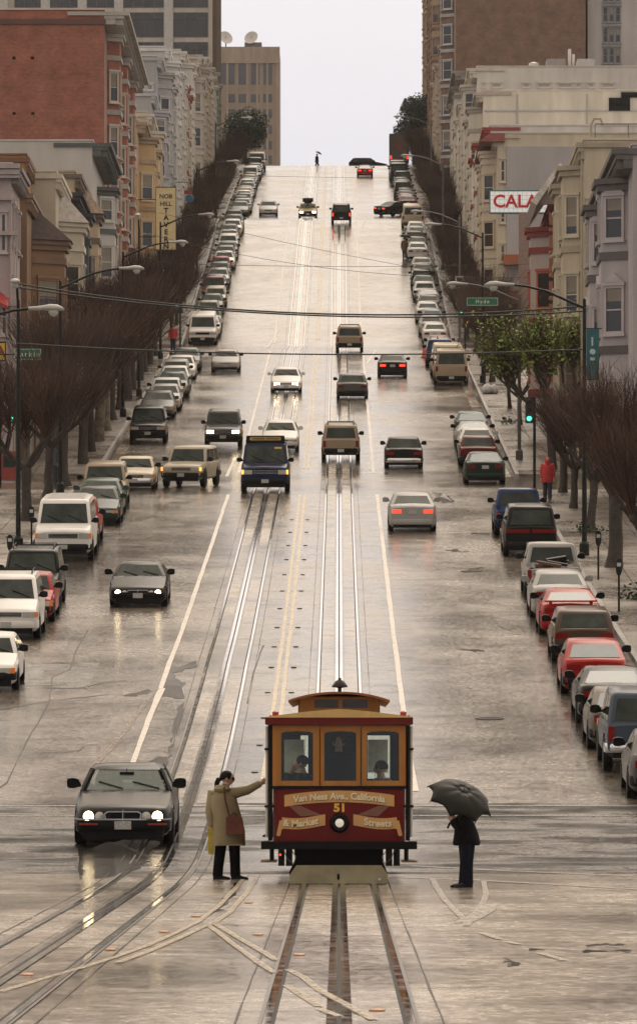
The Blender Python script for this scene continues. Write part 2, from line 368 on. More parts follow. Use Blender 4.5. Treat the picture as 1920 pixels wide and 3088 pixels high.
for t in (0, -3.0):
    for s in (-1, 1):
        line(t + s * .535, 30, 900, .062, .012, 'track_rail', 'steel_rail')
        line(t + s * .49, 30, 900, .032, .011, 'rail_groove', 'groove')
        line(t + s * .585, 30, 900, .03, .009, 'rail_groove', 'rail_dark')
        line(t + s * .057, 30, 900, .078, .012, 'slot_rail', 'steel_rail')
        line(t + s * .77, 30, 700, .013, .008, 'slab_joint', 'crack', wob=.6)
    line(t, 30, 900, .036, .013, 'cable_slot', 'groove')
    for a, b in ((30, 96), (118, 700)): line(t - .33, a, b, .36, .005, 'track_slab', 'wet_concrete'); line(t + .33, a, b, .36, .005, 'track_slab', 'wet_concrete')
for a, b in BLOCKS[:4]:
    for x in (CEN - .1, CEN + .1): line(x, a + 6, b - 1.5, .1, .009, 'yellow_line', 'yellow_line', .12)
    for x in (CEN - 3.04, CEN + 3.06):
        line(x, a + (22 if (a == 118 and x < 0) else 3), b - 1.5, .13, .009, 'white_line', 'white_line', .1)
def pxline(pts, w, mat, name, lift=.01, wob=.1): return strip([gp(*p) for p in pts], w, lift, name, mat, wob=wob)
for p in ([(709,1381),(683,1437)], [(840,992),(804,1048)], [(1105,1097),(1135,1055)], [(887,628),(861,658)], [(1086,698),(1105,660)]): pxline(p, .14, 'white_line', 'white_line')
# foreground fork of the double yellow line, the white arrow and dashes, the crosswalk lines
def P7(x, y): return (x * .6349, 2488 + y * .6349)
def P8(x, y): return (960 + x * .6349, 2488 + y * .6349)
def P4(x, y): return (x * .5291, 1900 + y * .5291)
for pts in ([(1170,240),(1130,290),(1040,390),(950,460)], [(1225,240),(1170,330),(1090,420),(1010,475),(960,492)],
            [(950,460),(830,520),(700,580),(560,630),(420,675),(250,725),(0,800)], [(965,490),(850,545),(700,610),(560,660)],
            [(1010,470),(1130,540),(1250,610),(1310,650)], [(985,480),(1100,565),(1230,660),(1300,710)],
            [(1370,695),(1440,730),(1512,790)], [(1365,770),(1440,820),(1512,870)]):
    pxline([P7(*p) for p in pts], .075, 'faded_yellow', 'yellow_line', .014, .15)
pxline([P8(0,790), P8(110,850), P8(260,935)], .075, 'faded_yellow', 'yellow_line', .016); pxline([P8(0,880), P8(100,920)], .075, 'faded_yellow', 'yellow_line', .016)
for pts in ([(540,260),(600,360),(690,455)], [(700,485),(740,430),(785,370),(795,335),(785,272)], [(770,518),(860,548)], [(890,560),(950,572)], [(1050,615),(1170,650)]):
    pxline([P8(*p) for p in pts], .085, 'faded_white', 'white_line', .014)
pxline([P8(690,470), P8(760,440), P8(830,380)], .2, 'faded_white', 'white_line', .011, .3)
for pts in ([(430,197),(900,222),(1478,246)], [(340,250),(800,268),(1100,285),(1560,312)]): pxline([P8(*p) for p in pts], .2, 'faded_white', 'white_line', .01, .12)
for y in (114.5, 117.2): line_pts = strip([(-24, y, 0), (KL, y, 0), (-5, y, 0), (KR, y, 0), (24, y, 0)], .16, .01, 'crosswalk_line', 'faded_white', wob=.15)
pxline([P4(900,335), P4(720,560), P4(540,775)], .13, 'worn_orange', 'worn_line', .01, .3); pxline([P4(928,335), P4(850,500), P4(750,775), P4(715,850)], .12, 'white_line', 'white_line', .012)
for pts, w in (([(500,0),(440,100),(400,225),(300,270),(280,410),(215,530),(150,640),(95,750),(40,870),(0,900)], .03), ([(635,365),(480,385),(310,400),(150,430),(0,455)], .06), ([(1500,90),(1440,250),(1410,420)], .03),
            ([(560,655),(480,665),(440,690),(260,700)], .06), ([(720,290),(600,300),(470,330)], .07)):
    pxline([P4(*p) for p in pts], w, 'crack', 'road_crack', .007, .8)
def blot(pts, name='wet_patch', mat='patch'):
    g = [gp(*p) for p in pts]; out = []
    for a, b in zip(g, g[1:] + g[:1]):
        for k in range(5):
            q = a.lerp(b, k / 5) + Vector((random.uniform(-.07, .07), random.uniform(-.5, .5), 0)); out.append((q.x, q.y, elev(q.y) + .0045))
    struct(MB().add(out, [tuple(range(len(out)))]).build(name, mat, None, 0))
blot([P4(*p) for p in ((955,225),(1125,175),(1110,215),(990,255),(1000,290),(1060,300),(1040,330),(1055,400),(930,375),(905,350),(945,290))])
blot([P4(*p) for p in ((690,380),(850,345),(840,362),(760,385))]); blot([P4(*p) for p in ((1005,440),(1045,420),(1040,470),(1000,570),(985,650),(960,690),(975,600))])
blot([P4(*p) for p in ((860,745),(970,710),(950,770),(870,775))])
for c in (((340,1210),(430,1208),(530,1218),(430,1222)), ((255,560),(330,557),(420,570),(330,570)), ((435,447),(560,452),(560,458),(440,455)), ((420,678),(520,674),(515,682),(425,685)), ((185,180),(250,190),(340,250),(240,250))):
    blot([(1220 + x * .463, 1400 + y * .463) for x, y in c])
for c in (((590,240),(700,190),(690,160),(760,80),(600,70),(380,110),(370,260)), ((985,430),(1080,330),(1120,270),(1140,290),(1060,400))): blot([P7(*p) for p in c])
for c in (((1280,570),(1440,565),(1440,575),(1290,577)), ((1250,600),(1478,603),(1478,609),(1270,607)), ((890,640),(950,650),(940,670),(900,665)), ((1000,588),(1050,592),(1040,600))): blot([P8(*p) for p in c])
# raised pavement markers along the double yellow line
mk = MB(); mk.lathe([(.05, 0), (.048, .012), (.03, .022), (.0, .024)], 10)
M('marker_dark', (.05, .035, .02), .4); M('marker_yellow', (.4, .19, .06), .4)
md, my = mk.mesh('road_marker', 'marker_dark'), mk.mesh('road_marker', 'marker_yellow')
for k in range(14):
    for x in (CEN - .3, CEN + .3):
        y = 126 + k * 7.6; o = link('road_marker', md, None, (x, y, elev(y) + .002)); o.scale = (1.6, 2, 1)
        tag(o, 'small dark raised dot beside the double yellow line between crossings', 'road marker', 'raised dots along the double yellow line')
for p in (P7(525,600), P7(780,515), P7(930,440), P7(130,720), P7(1225,528), P7(1420,625), P7(1180,375), P8(278,890)):
    g = gp(*p); o = link('road_marker', my, None, (g.x, g.y, g.z + .006)); o.scale = (1.3, 2, 1)
    tag(o, 'orange raised dot on the pale foreground road beside the forked yellow lines', 'road marker', 'orange raised dots in the foreground')

def manhole(x, y, label):
    o = MB().lathe([(.36, 0), (.36, .008), (.3, .01), (.29, .006), (0, .007)], 20).build('manhole_cover', 'groove', None, 40, (x, y, elev(y) + .004)); o.rotation_euler = (math.atan(slope(y)), 0, 0); tag(o, label, 'manhole cover')
manhole(3.6, 141, 'round iron manhole cover in the right lane beside the cable car'); manhole(-6.6, 200, 'round iron manhole cover in the left lane uphill of the black coupe'); manhole(4.4, 196, 'round iron manhole cover in the right lane beside the loaded pickup')
for x0, x1, y0, y1 in ((-8.2, -6.4, 150, 158), (-7.0, -5.2, 300, 312)): sheet(x0, x1, y0, y1, .003, 'repair_patch', 'puddled_asphalt', 1.5)
# ---------------------------------------------------------------- vehicles
CT = {  # L W H | cowl, roof front, roof rear, rear base (metres from the nose) | nose, cowl, deck, tail heights | sill, wheel r | roof width
 'sedan_box': (4.75,1.76,1.38, 1.42,2.0,3.2,3.72, .74,.92,.95,.92, .22,.31, .78),
 'sedan':     (4.7,1.77,1.38, 1.3,2.05,3.2,3.95, .66,.93,1.0,.96, .2,.31, .74),
 'saloon':    (5.0,1.80,1.36, 1.6,2.22,3.35,4.0, .70,.93,.95,.85, .2,.32, .72),
 'coupe':     (4.5,1.77,1.27, 1.45,2.1,2.95,3.85, .60,.88,.93,.92, .18,.31, .70),
 'hatch':     (4.1,1.66,1.35, 1.2,1.75,3.0,3.85, .68,.9,.95,.92, .2,.29, .76),
 'wagon':     (4.5,1.70,1.42, 1.3,1.9,4.0,4.42, .70,.92,.95,.93, .22,.3, .80),
 'suv':       (4.5,1.80,1.74, 1.3,1.75,4.2,4.42, .95,1.08,1.1,1.08, .36,.37, .82),
 'minivan':   (4.5,1.86,1.76, .95,1.75,4.2,4.42, .88,1.12,1.1,1.08, .26,.33, .80),
 'van':       (5.3,2.00,2.06, .8,1.32,5.1,5.26, 1.08,1.24,1.24,1.22, .3,.37, .84),
 'pickup':    (5.0,1.80,1.68, 1.45,1.95,2.95,3.1, .95,1.07,1.04,1.02, .36,.37, .80)}
PROTO = {}
def car_proto(ty, head='off', tail='off', far=False, opts=()):
    key = (ty, head, tail, far, opts)
    L, Wd, H, sc, srf, srr, srb, zn, zc, zd, zt, z0, wr, rw = CT[ty]
    root = thing('car', 'x', 'car'); hw = Wd / 2
    Y = lambda s: L / 2 - s
    fw, bw = .78 if L < 4.3 else .88, L - (.85 if L < 4.6 else 1.05)
    van = ty in ('van', 'minivan', 'suv', 'pickup', 'sedan_box', 'wagon')
    ss = sorted(set([0, .06, .16, .35, sc, srb, L - .3, L - .12, L - .04, L, (sc + srb) / 2] + [c + wr * 1.18 * k for c in (fw, bw) for k in (-1.02, -1, -.8, -.45, 0, .45, .8, 1, 1.02)]))
    ss = [s for s in ss if 0 <= s <= L]
    def ztop(s): return lin(s, [(0, zn - .1), (.1, zn - .02), (.3, zn + .02), (sc, zc), (srb, zd), (L - .1, zt), (L, zt - .07)])
    def hwid(s):
        e = lin(s, [(0, .80 if not van else .90), (.12, .90 if not van else .955), (.5, .975), (1.2, 1), (L - 1, 1), (L - .3, .965), (L - .06, .9 if not van else .95), (L, .86 if not van else .93)])
        return hw * e
    rs = []
    for s in ss:
        w, zt_ = hwid(s), ztop(s); zb = z0 + (.1 if s < .1 or s > L - .1 else 0)
        for c in (fw, bw):
            d = abs(s - c) / (wr * 1.18)
            if d < 1: zb = max(zb, wr + wr * 1.14 * math.sqrt(1 - d * d))
        zm = zb + (zt_ - zb) * .55; cr = .045 if s < sc or s > srb else 0
        h = [(0, zb), (w * .9, zb), (w * .985, zb + min(.07, (zt_ - zb) * .2)), (w, zm), (w * .972, zt_ - .075), (w * .925, zt_ - .015), (w * .7, zt_ + cr * .6), (0, zt_ + cr)]
        if ty == 'pickup' and s > srb + .12 and s < L - .08: h[6] = (w * .88, .62); h[7] = (0, .62)
        y = Y(s); rs.append([(x, y, z) for x, z in h] + [(-x, y, z) for x, z in h[::-1][1:-1]])
    mb = MB().rings(rs)
    # cabin: outlines at belt, below the roof, roof edge, roof crown
    def outline(s0, s1, hwf, hwr, zf, zr, ch):
        return [(-hwf, Y(s0 + ch), zf), (-hwf + ch * .8, Y(s0), zf), (hwf - ch * .8, Y(s0), zf), (hwf, Y(s0 + ch), zf), (hwr, Y(s1 - ch), zr), (hwr - ch * .8, Y(s1), zr), (-hwr + ch * .8, Y(s1), zr), (-hwr, Y(s1 - ch), zr)]
    wb, wt = hw * .93, hw * rw
    k = .92
    l0 = outline(sc, srb, wb, wb, zc - .03, zd - .03, .07)
    l1 = outline(sc + (srf - sc) * k, srb + (srr - srb) * k, wb + (wt - wb) * k, wb + (wt - wb) * k, zc + (H - .06 - zc) * k, zd + (H - .06 - zd) * k, .09)
    l2 = outline(srf + .05, srr - .05, wt - .03, wt - .03, H - .035, H - .035, .12)
    l3 = outline(srf + .35, srr - .3, wt - .25, wt - .25, H, H, .15)
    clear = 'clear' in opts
    if clear:
        mb.rings([l1, l2, l3]); cn = lambda a, b_: (Vector(a) + Vector(b_)) / 2
        for a, b_ in ((0, 1), (2, 3), (4, 5), (6, 7)): mb.tube([cn(l0[a], l0[b_]), cn(l1[a], l1[b_])], .04, 6)
        for a in (3, 7):
            e = (4 if a == 3 else 0); p0, p1 = Vector(l0[a]).lerp(Vector(l0[e]), .5), Vector(l1[a]).lerp(Vector(l1[e]), .5); mb.tube([p0, p1], .035, 6)
    else: mb.rings([l0, l1, l2, l3])
    mb.build('body', 'car_paint', root, 40)
    if clear:
        b = MB(); b.box(-wb*.93, wb*.93, Y(srb)+.1, Y(sc)-.12, zc-.0, zc+.012, 0)
        for x in (-.36, .36): b.rings([[(x-w_, Y(sc+1.25)-d, z) , (x+w_, Y(sc+1.25)-d, z), (x+w_, Y(sc+1.25)-d-.1, z), (x-w_, Y(sc+1.25)-d-.1, z)] for w_, d, z in ((.24,0,zc),(.24,.05,zc+.12),(.14,.07,zc+.14),(.13,.08,zc+.27))], 1)
        b.box(-.13, .13, Y(sc+.45), Y(sc+.42), H-.2, H-.12, 0).box(-.006,.006,Y(sc+.45),Y(sc+.43),H-.12,H-.05,0); b.build('seats', ['trim_black', M('seat_grey', (.05,.05,.048), .7)], root, 40)
    g = 'painted_sheen_glass' if clear else 'glass_dark'
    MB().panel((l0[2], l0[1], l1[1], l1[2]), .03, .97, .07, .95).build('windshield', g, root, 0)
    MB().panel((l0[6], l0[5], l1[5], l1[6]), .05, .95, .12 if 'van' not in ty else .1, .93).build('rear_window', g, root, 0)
    splits = {'van': [(.02, .2), (.24, .6), (.64, .97)], 'minivan': [(.03, .33), (.37, .66), (.7, .96)], 'suv': [(.03, .3), (.34, .62), (.67, .96)], 'wagon': [(.03, .34), (.37, .66), (.7, .95)],
              'pickup': [(.06, .92)], 'coupe': [(.05, .55), (.6, .93)], 'hatch': [(.04, .5), (.54, .9)]}.get(ty, [(.04, .47), (.51, .93)])
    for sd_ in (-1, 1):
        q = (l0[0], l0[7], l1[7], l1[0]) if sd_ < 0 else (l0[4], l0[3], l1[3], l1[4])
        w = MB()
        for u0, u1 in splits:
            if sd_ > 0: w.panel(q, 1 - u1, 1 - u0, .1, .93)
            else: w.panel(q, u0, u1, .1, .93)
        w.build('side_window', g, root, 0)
    # bumpers, lamps, grille, plates, mirrors, wheels
    bz0, bz1 = z0 + .1, z0 + .3
    bm = 'chrome' if 'chrome' in opts else ('car_paint' if ty in ('sedan', 'coupe', 'minivan') else 'trim_black')
    for nm, yy, sg, wf in (('front_bumper', L / 2, 1, .9 if van else .86), ('rear_bumper', -L / 2, -1, .92 if van else .88)):
        b = MB(); w = hw * wf; pts = [(-w - .08, -.32), (-w - .06, -.1), (-w + .06, .02), (-w * .5, .06), (w * .5, .06), (w - .06, .02), (w + .06, -.1), (w + .08, -.32)]
        b.rings([[(x, yy + sg * (y - d), z) for d, z in ((.16, bz0), (.02, bz0), (0, bz0 + .05), (0, bz1 - .05), (.03, bz1), (.16, bz1))] for x, y in pts])
        b.build(nm, bm, root, 40)
    if 'brightbar' in opts:
        b = MB(); w = hw*.9; b.rings([[(x, L/2 + y + d, z) for d, z in ((-.03, bz1-.015), (.012, bz1-.01), (.012, bz1+.018), (-.03, bz1+.02))] for x, y in ((-w-.06,-.1),(-w+.06,.02),(-w*.5,.06),(w*.5,.06),(w-.06,.02),(w+.06,-.1))]); b.build('bumper_strip', 'chrome', root, 40)
        for s_ in (-1, 1): MB().box(s_*.62-.17, s_*.62+.17, L/2+.03, L/2+.062, bz0+.1, bz0+.135).build('turn_signal', M('amber_dim', (.3,.03,.01), .3), root, 0)
    hl = {'off': 'lamp_glass', 'on': 'head_lit', 'park': 'lamp_glass'}[head]
    zl0, zl1 = zn - .22, zn - .07
    if ty == 'van': zl0, zl1 = zn - .3, zn - .12
    for sd_ in (-1, 1):
        w = hw * (.9 if van else .8); x1, x0 = w * .97, w * .97 - .34
        if 'round' in opts:
            b = MB()
            for xx, r_, mm in ((w - .1, .08, 0), (w - .3, .07, 1)):
                b.lathe([(r_ + .014, -.03), (r_ + .014, .035), (r_, .04), (0, .055)], 16, (sd_ * xx, L / 2 - .03, (zl0 + zl1) / 2), 'Y', mm)
            b.build('headlight', [hl, 'lamp_glass'], root, 40)
        else:
            b = MB(); b.prism([(sd_ * x0, zl0), (sd_ * x1, zl0), (sd_ * x1, zl1), (sd_ * x0, zl1)], L / 2 - .18, L / 2 + .012, 'XZ')
            b.build('headlight', hl, root, 0)
            b = MB(); xa, xb = sd_ * (x1 + .003), sd_ * (x1 + (.09 if van else .12)); yo = L / 2 - (.07 if van else .1)
            b.add([(xa, L/2+.008, zl0), (xb, yo, zl0), (xb, yo, zl1), (xa, L/2+.008, zl1), (xa, L/2-.2, zl0), (xb*.96, yo-.15, zl0), (xb*.96, yo-.15, zl1), (xa, L/2-.2, zl1)], [(0,1,2,3),(4,7,6,5),(1,5,6,2),(0,3,7,4),(0,4,5,1),(3,2,6,7)])
            b.build('turn_signal', 'amber_lit' if head == 'park' else 'amber', root, 0)
        tl = 'red_lit' if tail == 'on' else 'red_lens'
        w = hw * (.93 if van else .86)
        b = MB(); tall = ty in ('van', 'suv', 'minivan', 'pickup')
        xo, xi = w * .985, w * .985 - (.13 if tall else .34); za, zb_ = (zt - .36, zt - .06) if tall else (zt - .25, zt - .11)
        if 'bar' in opts: xi, za, zb_ = .04, zt - .22, zt - .1
        b.prism([(sd_ * xi, za), (sd_ * xo, za), (sd_ * xo, zb_), (sd_ * xi, zb_)], -L / 2 - .014, -L / 2 + .16, 'XZ')
        b.build('tail_light', tl, root, 0)
        b = MB(); mxx = hw * .9; my_ = Y(sc + (srf - sc) * .45); mz = zc + .08
        b.rings([[(sd_ * (mxx + .02), my_ - .03, mz - .03), (sd_ * (mxx + .02), my_ + .03, mz - .03), (sd_ * (mxx + .02), my_ + .03, mz + .01), (sd_ * (mxx + .02), my_ - .03, mz + .01)]] +
                [[(sd_ * (mxx + d), my_ - .07, mz - e), (sd_ * (mxx + d), my_ + .07, mz - e), (sd_ * (mxx + d), my_ + .07, mz + .11 - .04 + e), (sd_ * (mxx + d), my_ - .07, mz + .11 - .04 + e)] for d, e in ((.08, .04), (.16, .06), (.25, .05), (.28, .02))])
        b.build('side_mirror', 'trim_black' if ty != 'sedan' else 'car_paint', root, 40)
    gm = MB(); gw = hw * .9 - .4
    gm.prism([(-gw, zl0 + .01), (gw, zl0 + .01), (gw, zl1 - .01), (-gw, zl1 - .01)], L / 2 - .1, L / 2 + .008, 'XZ', 0)
    if 'round' in opts:
        gm = MB(); gw = .32; oct_ = [(-gw+.03,zl0-.05),(gw-.03,zl0-.05),(gw,zl0),(gw+.02,zl1-.02),(gw-.04,zl1+.02),(-gw+.04,zl1+.02),(-gw-.02,zl1-.02),(-gw,zl0)]
        gm.prism(oct_, L/2-.1, L/2+.03, 'XZ', 1); gm.prism([(x*.93, (z-(zl0+zl1)/2)*.82+(zl0+zl1)/2-.003) for x, z in oct_], L/2-.1, L/2+.034, 'XZ', 0)
        gm.box(-.008, .008, L/2, L/2+.045, zl0-.05, zl1+.05, 1)
    elif not far:
        for kk in range(3): z = zl0 + .03 + kk * (zl1 - zl0 - .06) / 2; gm.box(-gw, gw, L/2, L/2+.014, z-.006, z+.006, 1)
    gm.build('grille', ['trim_black', 'chrome'], root, 0)
    lb = MB(); lb.box(-hw*.8, hw*.8, L/2-.2, L/2-.012, z0-.06, bz0+.02); lb.box(-hw*.8, hw*.8, -L/2+.02, -L/2+.2, z0-.02, bz0+.02); lb.box(-hw*.82, hw*.82, -L/2+.25, L/2-.25, z0-.02, z0+.06)
    lb.build('underbody', 'trim_black', root, 0)
    for yy, sg, z in ((L/2 + .065, 1, bz0 + .1), (-L/2 - (.022 if not van or ty=='sedan_box' else .07), -1, (zt - .2) if not van else bz0 + .1)):
        MB().box(-.15, .15, yy - .006, yy + .006, z - .075, z + .075).build('license_plate', 'plate', root, 0)
    if not far:
        wp = MB()
        for x0, x1 in ((-.45, -.05), (.1, .5)):
            A = [Vector(l0[2]), Vector(l0[1]), Vector(l1[1]), Vector(l1[2])]
            def q(u, v): return (A[0]*(1-u)+A[1]*u)*(1-v)+(A[3]*(1-u)+A[2]*u)*v
            nn = (A[1]-A[0]).cross(A[3]-A[0]).normalized() * .025
            wp.tube([q(.5 + x1 * .8, .1) + nn, q(.5 + x0 * .8, .42) + nn], .012, 5)
        wp.build('wiper', 'trim_black', root, 0)
    def wheel(x, y, sd_):
        b = MB(); tw = .2
        b.lathe([(wr*.62, -tw/2), (wr*.93, -tw/2), (wr, -tw/2+.03), (wr, tw/2-.03), (wr*.93, tw/2), (wr*.62, tw/2)], 20, (0,0,0), 'X')
        o = b.build('wheel', 'rubber', root, 40, (x, y, wr))
        r = MB(); r.lathe([(wr*.62, tw/2-.035), (wr*.56, tw/2-.02), (wr*.5, tw/2-.05), (wr*.2, tw/2-.06), (wr*.16, tw/2-.03), (0, tw/2-.025)], 14, (0,0,0), 'X')
        if sd_ < 0: r.v = [(-a, b_, c) for a, b_, c in r.v]
        r.build('rim', 'chrome' if not far else 'pole_grey', o, 40)
    for sd_ in (-1, 1):
        for c in (fw, bw): wheel(sd_ * (hw - .1), Y(c), sd_)
    if 'rack' in opts:
        b = MB()
        for x in (-wt + .12, wt - .12): b.tube([(x, Y(srf + .5), H - .02), (x, Y(srf + .55), H + .07), (x, Y(srr - .35), H + .07), (x, Y(srr - .3), H - .02)], .018, 6)
        for s in (srf + .9, (srf + srr) / 2, srr - .5): b.tube([(-wt + .12, Y(s), H + .075), (wt - .12, Y(s), H + .075)], .015, 6)
        b.build('roof_rack', 'trim_black', root, 40)
    if 'ribs' in opts:
        b = MB()
        for s in (1.7, 2.3, 2.9, 3.5, 4.1, 4.7): b.tube([(-wt+.05, Y(s), H-.05), (-wt+.25, Y(s), H+.008), (wt-.25, Y(s), H+.008), (wt-.05, Y(s), H-.05)], .025, 6)
        b.build('roof_rib', 'sign_white', root, 40)
    if 'spoiler' in opts:
        MB().box(-hw*.85, hw*.85, -L/2-.01, -L/2+.16, zt+.08, zt+.12).box(-hw*.7, -hw*.6, -L/2+.03, -L/2+.1, zt-.05, zt+.09).box(hw*.6, hw*.7, -L/2+.03, -L/2+.1, zt-.05, zt+.09).build('spoiler', 'car_paint', root, 0)
    if 'sign' in opts:      # taxi roof advertisement
        MB().box(-.12, .12, -.55, .55, H+.12, H+.5).box(-.5, .5, -.03, .03, H+.1, H+.48).box(-.35, .35, -.05, .05, H-.01, H+.12).build('roof_sign', 'trim_black', root, 0)
    if 'vansign' in opts:
        b = MB(); b.prism([(-.82, H-.02), (.82, H-.02), (.78, H+.27), (-.78, H+.27)], Y(srf+.75), Y(srf+.15), 'XZ', 0)
        b.prism([(-.62, H+.08), (.62, H+.08), (.66, H+.15), (.62, H+.22), (-.62, H+.22), (-.66, H+.15)], Y(srf+.15), Y(srf+.13), 'XZ', 1)
        for i in range(15):
            if i != 7: b.box(-.54+i*.072, -.54+i*.072+.05, Y(srf+.13), Y(srf+.124), H+.12, H+.185, 2)
        b.build('roof_sign', ['trim_black', M('sign_gold', (.55, .36, .08), .5), M('sign_letter', (.12, .07, .02), .5)], root, 0)
        b = MB(); A = [Vector(l0[2]), Vector(l0[1]), Vector(l1[1]), Vector(l1[2])]; b.panel((A[0], A[1], A[2], A[3]), .74, .93, .8, .9, .016); b.build('windshield_sticker', 'sign_gold', root, 0)
        b = MB()
        for i in range(17):
            x = -.6 + i * .075; s = .42 + .28 * (x / .6) ** 2
            z = ztop(s) + .045 * (1 - .3 * abs(x) / .9) + .004
            b.box(x - .028, x + .028, Y(s + .07), Y(s), z, z + .006)
        b.build('hood_lettering', M('letter_tan', (.5, .27, .12), .5), root, 0)
    if 'load' in opts:      # timber and sacks piled in a pickup bed
        b = MB(); rr = random.Random(3)
        for i in range(26):
            x, y = rr.uniform(-.6, .6), rr.uniform(-1.9, -.9); a = rr.uniform(-.5, .5); l = rr.uniform(.4, .8); z = .75 + rr.uniform(0, .5) * (1 - abs(x))
            b.tube([(x - l/2*math.cos(a), y - .3*math.sin(a), z), (x + l/2*math.cos(a), y + .3*math.sin(a), z + rr.uniform(-.12, .12))], rr.uniform(.03, .09), 5, rr.randint(0, 2))
        b.build('bed_load', [M('load_brown', (.12, .06, .04), .7), M('load_grey', (.25, .24, .22), .7), 'trim_black'], root, 40)
    root['_t'] = 1
    return root
def veh_matrix(x, yc, yaw):
    sl = math.atan(slope(yc)); z = (elev(yc - 1.3) + elev(yc + 1.3)) / 2
    return Matrix.Translation((x, yc, z)) @ Matrix.Rotation(sl, 4, 'X') @ Matrix.Rotation(yaw, 4, 'Z')
CNAME = {'white': (.72,.71,.68), 'silver': (.36,.355,.34), 'grey': (.1,.098,.095), 'dark grey': (.011,.0105,.01), 'black': (.006,.006,.007), 'dark green': (.02,.035,.028), 'green': (.05,.085,.07), 'teal': (.02,.07,.08),
         'red': (.33,.018,.014), 'maroon': (.11,.02,.02), 'blue': (.025,.05,.13), 'dark blue': (.012,.02,.055), 'pale blue': (.22,.3,.36), 'slate blue': (.055,.075,.1), 'khaki': (.15,.13,.105), 'tan': (.34,.27,.19), 'beige': (.43,.38,.3), 'brown': (.08,.05,.035), 'gold': (.3,.22,.1), 'cream': (.55,.48,.36)}
def car(ty, x, y, face, color, label, group=None, head='off', tail='off', opts=(), yaw=None, mid=False, name=None, cat=None, far=None):
    """y is the road distance of the end nearer the camera (or of the middle when mid)"""
    L = CT[ty][0]; yc = y if mid else y + L / 2
    if far is None: far = yc > 300
    key = (ty, head, tail, far, opts)
    col = (*CNAME[color], 1)
    if key not in PROTO: o = PROTO[key] = car_proto(ty, head, tail, far, opts)
    else: o = copy_tree(PROTO[key])
    def paint(q):
        q.color = col
        for c in q.children: paint(c)
    paint(o)
    nm = name or {'van': 'van', 'minivan': 'minivan', 'pickup': 'pickup_truck', 'suv': 'sport_utility_vehicle'}.get(ty, 'parked_car' if 'park' in label or 'kerb' in label else 'car')
    o.name = nm; o['label'] = label; o['category'] = cat or {'van': 'van', 'minivan': 'van', 'pickup': 'pickup truck', 'suv': 'suv'}.get(ty, 'car')
    if '_t' in o: del o['_t']
    if group: o['group'] = group
    o.matrix_world = veh_matrix(x, yc, {'down': math.pi, 'up': 0}[face] if yaw is None else yaw)
    return o
DG, PL, PR_ = 'cars driving on the street', 'cars parked along the left kerb', 'cars parked along the right kerb'
# moving vehicles, near to far
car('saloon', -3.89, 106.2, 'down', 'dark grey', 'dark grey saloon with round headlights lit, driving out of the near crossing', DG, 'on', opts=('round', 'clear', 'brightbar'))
car('coupe', -6.12, 179.5, 'down', 'black', 'black low coupe coming downhill with both headlights lit', DG, 'on', opts=('round',))
car('van', -3.05, 243, 'down', 'dark blue', 'dark blue shuttle van with a roof sign and amber lamps lit', DG, 'park', opts=('vansign',))
car('suv', -6.3, 251.5, 'down', 'beige', 'beige sport utility swinging through the second crossing with an amber lamp', DG, 'park', yaw=math.pi - .17, mid=True)
car('suv', -5.62, 285.5, 'down', 'grey', 'dark grey boxy sport utility coming downhill with headlights lit', DG, 'on')
car('sedan', -2.82, 283, 'down', 'white', 'white sedan half hidden behind the blue shuttle van', DG)
car('sedan', -3.02, 336, 'down', 'white', 'white sedan on the left tracks with headlights shining on the rails', DG, 'on', far=False)
car('coupe', -6.95, 361, 'down', 'silver', 'silver coupe coming down the outer lane just below Hyde', DG, far=False)
car('suv', .08, 275, 'up', 'tan', 'greyish tan sport utility with roof rack climbing on the right tracks', DG, opts=('rack',))
car('sedan_box', .74, 329, 'up', 'grey', 'grey boxy sedan climbing on the right tracks below Hyde', DG, far=False)
car('suv', .68, 386, 'up', 'tan', 'tan sport utility with white roof rack entering the Hyde crossing', DG, opts=('rack',))
car('sedan', 3.2, 353, 'up', 'dark grey', 'dark grey sedan with red lamps in the right lane below Hyde', DG, tail='on', far=False)
car('sedan_box', 2.97, 270, 'up', 'dark grey', 'dark boxy sedan with chrome bumper driving up the right lane', DG, opts=('chrome',))
car('sedan', 2.7, 217, 'up', 'silver', 'silver sedan with two bright red brake lamps in the right lane', DG, tail='on')
car('sedan_box', -2.95, 556, 'down', 'gold', 'yellow taxi with a dark roof advertisement and lit headlights', DG, 'on', opts=('sign',), name='taxi', cat='taxi')
car('suv', .2, 531, 'up', 'black', 'black sport utility with red lamps lit at the third crossing', DG, tail='on')
car('sedan', -6.75, 562, 'down', 'silver', 'silver sedan alone in the left lane beyond the third crossing', DG)
car('sedan', 5.5, 563, 'up', 'black', 'black car turning right at the third crossing, red lamp lit', DG, tail='on', yaw=-.8, mid=True)
car('coupe', 2.85, 650, 'up', 'red', 'bright red sports car climbing just below the crest', DG, tail='on')
car('wagon', 3.4, 692.5, 'up', 'black', 'black estate car crossing sideways on the crest', DG, yaw=-math.pi / 2, mid=True)
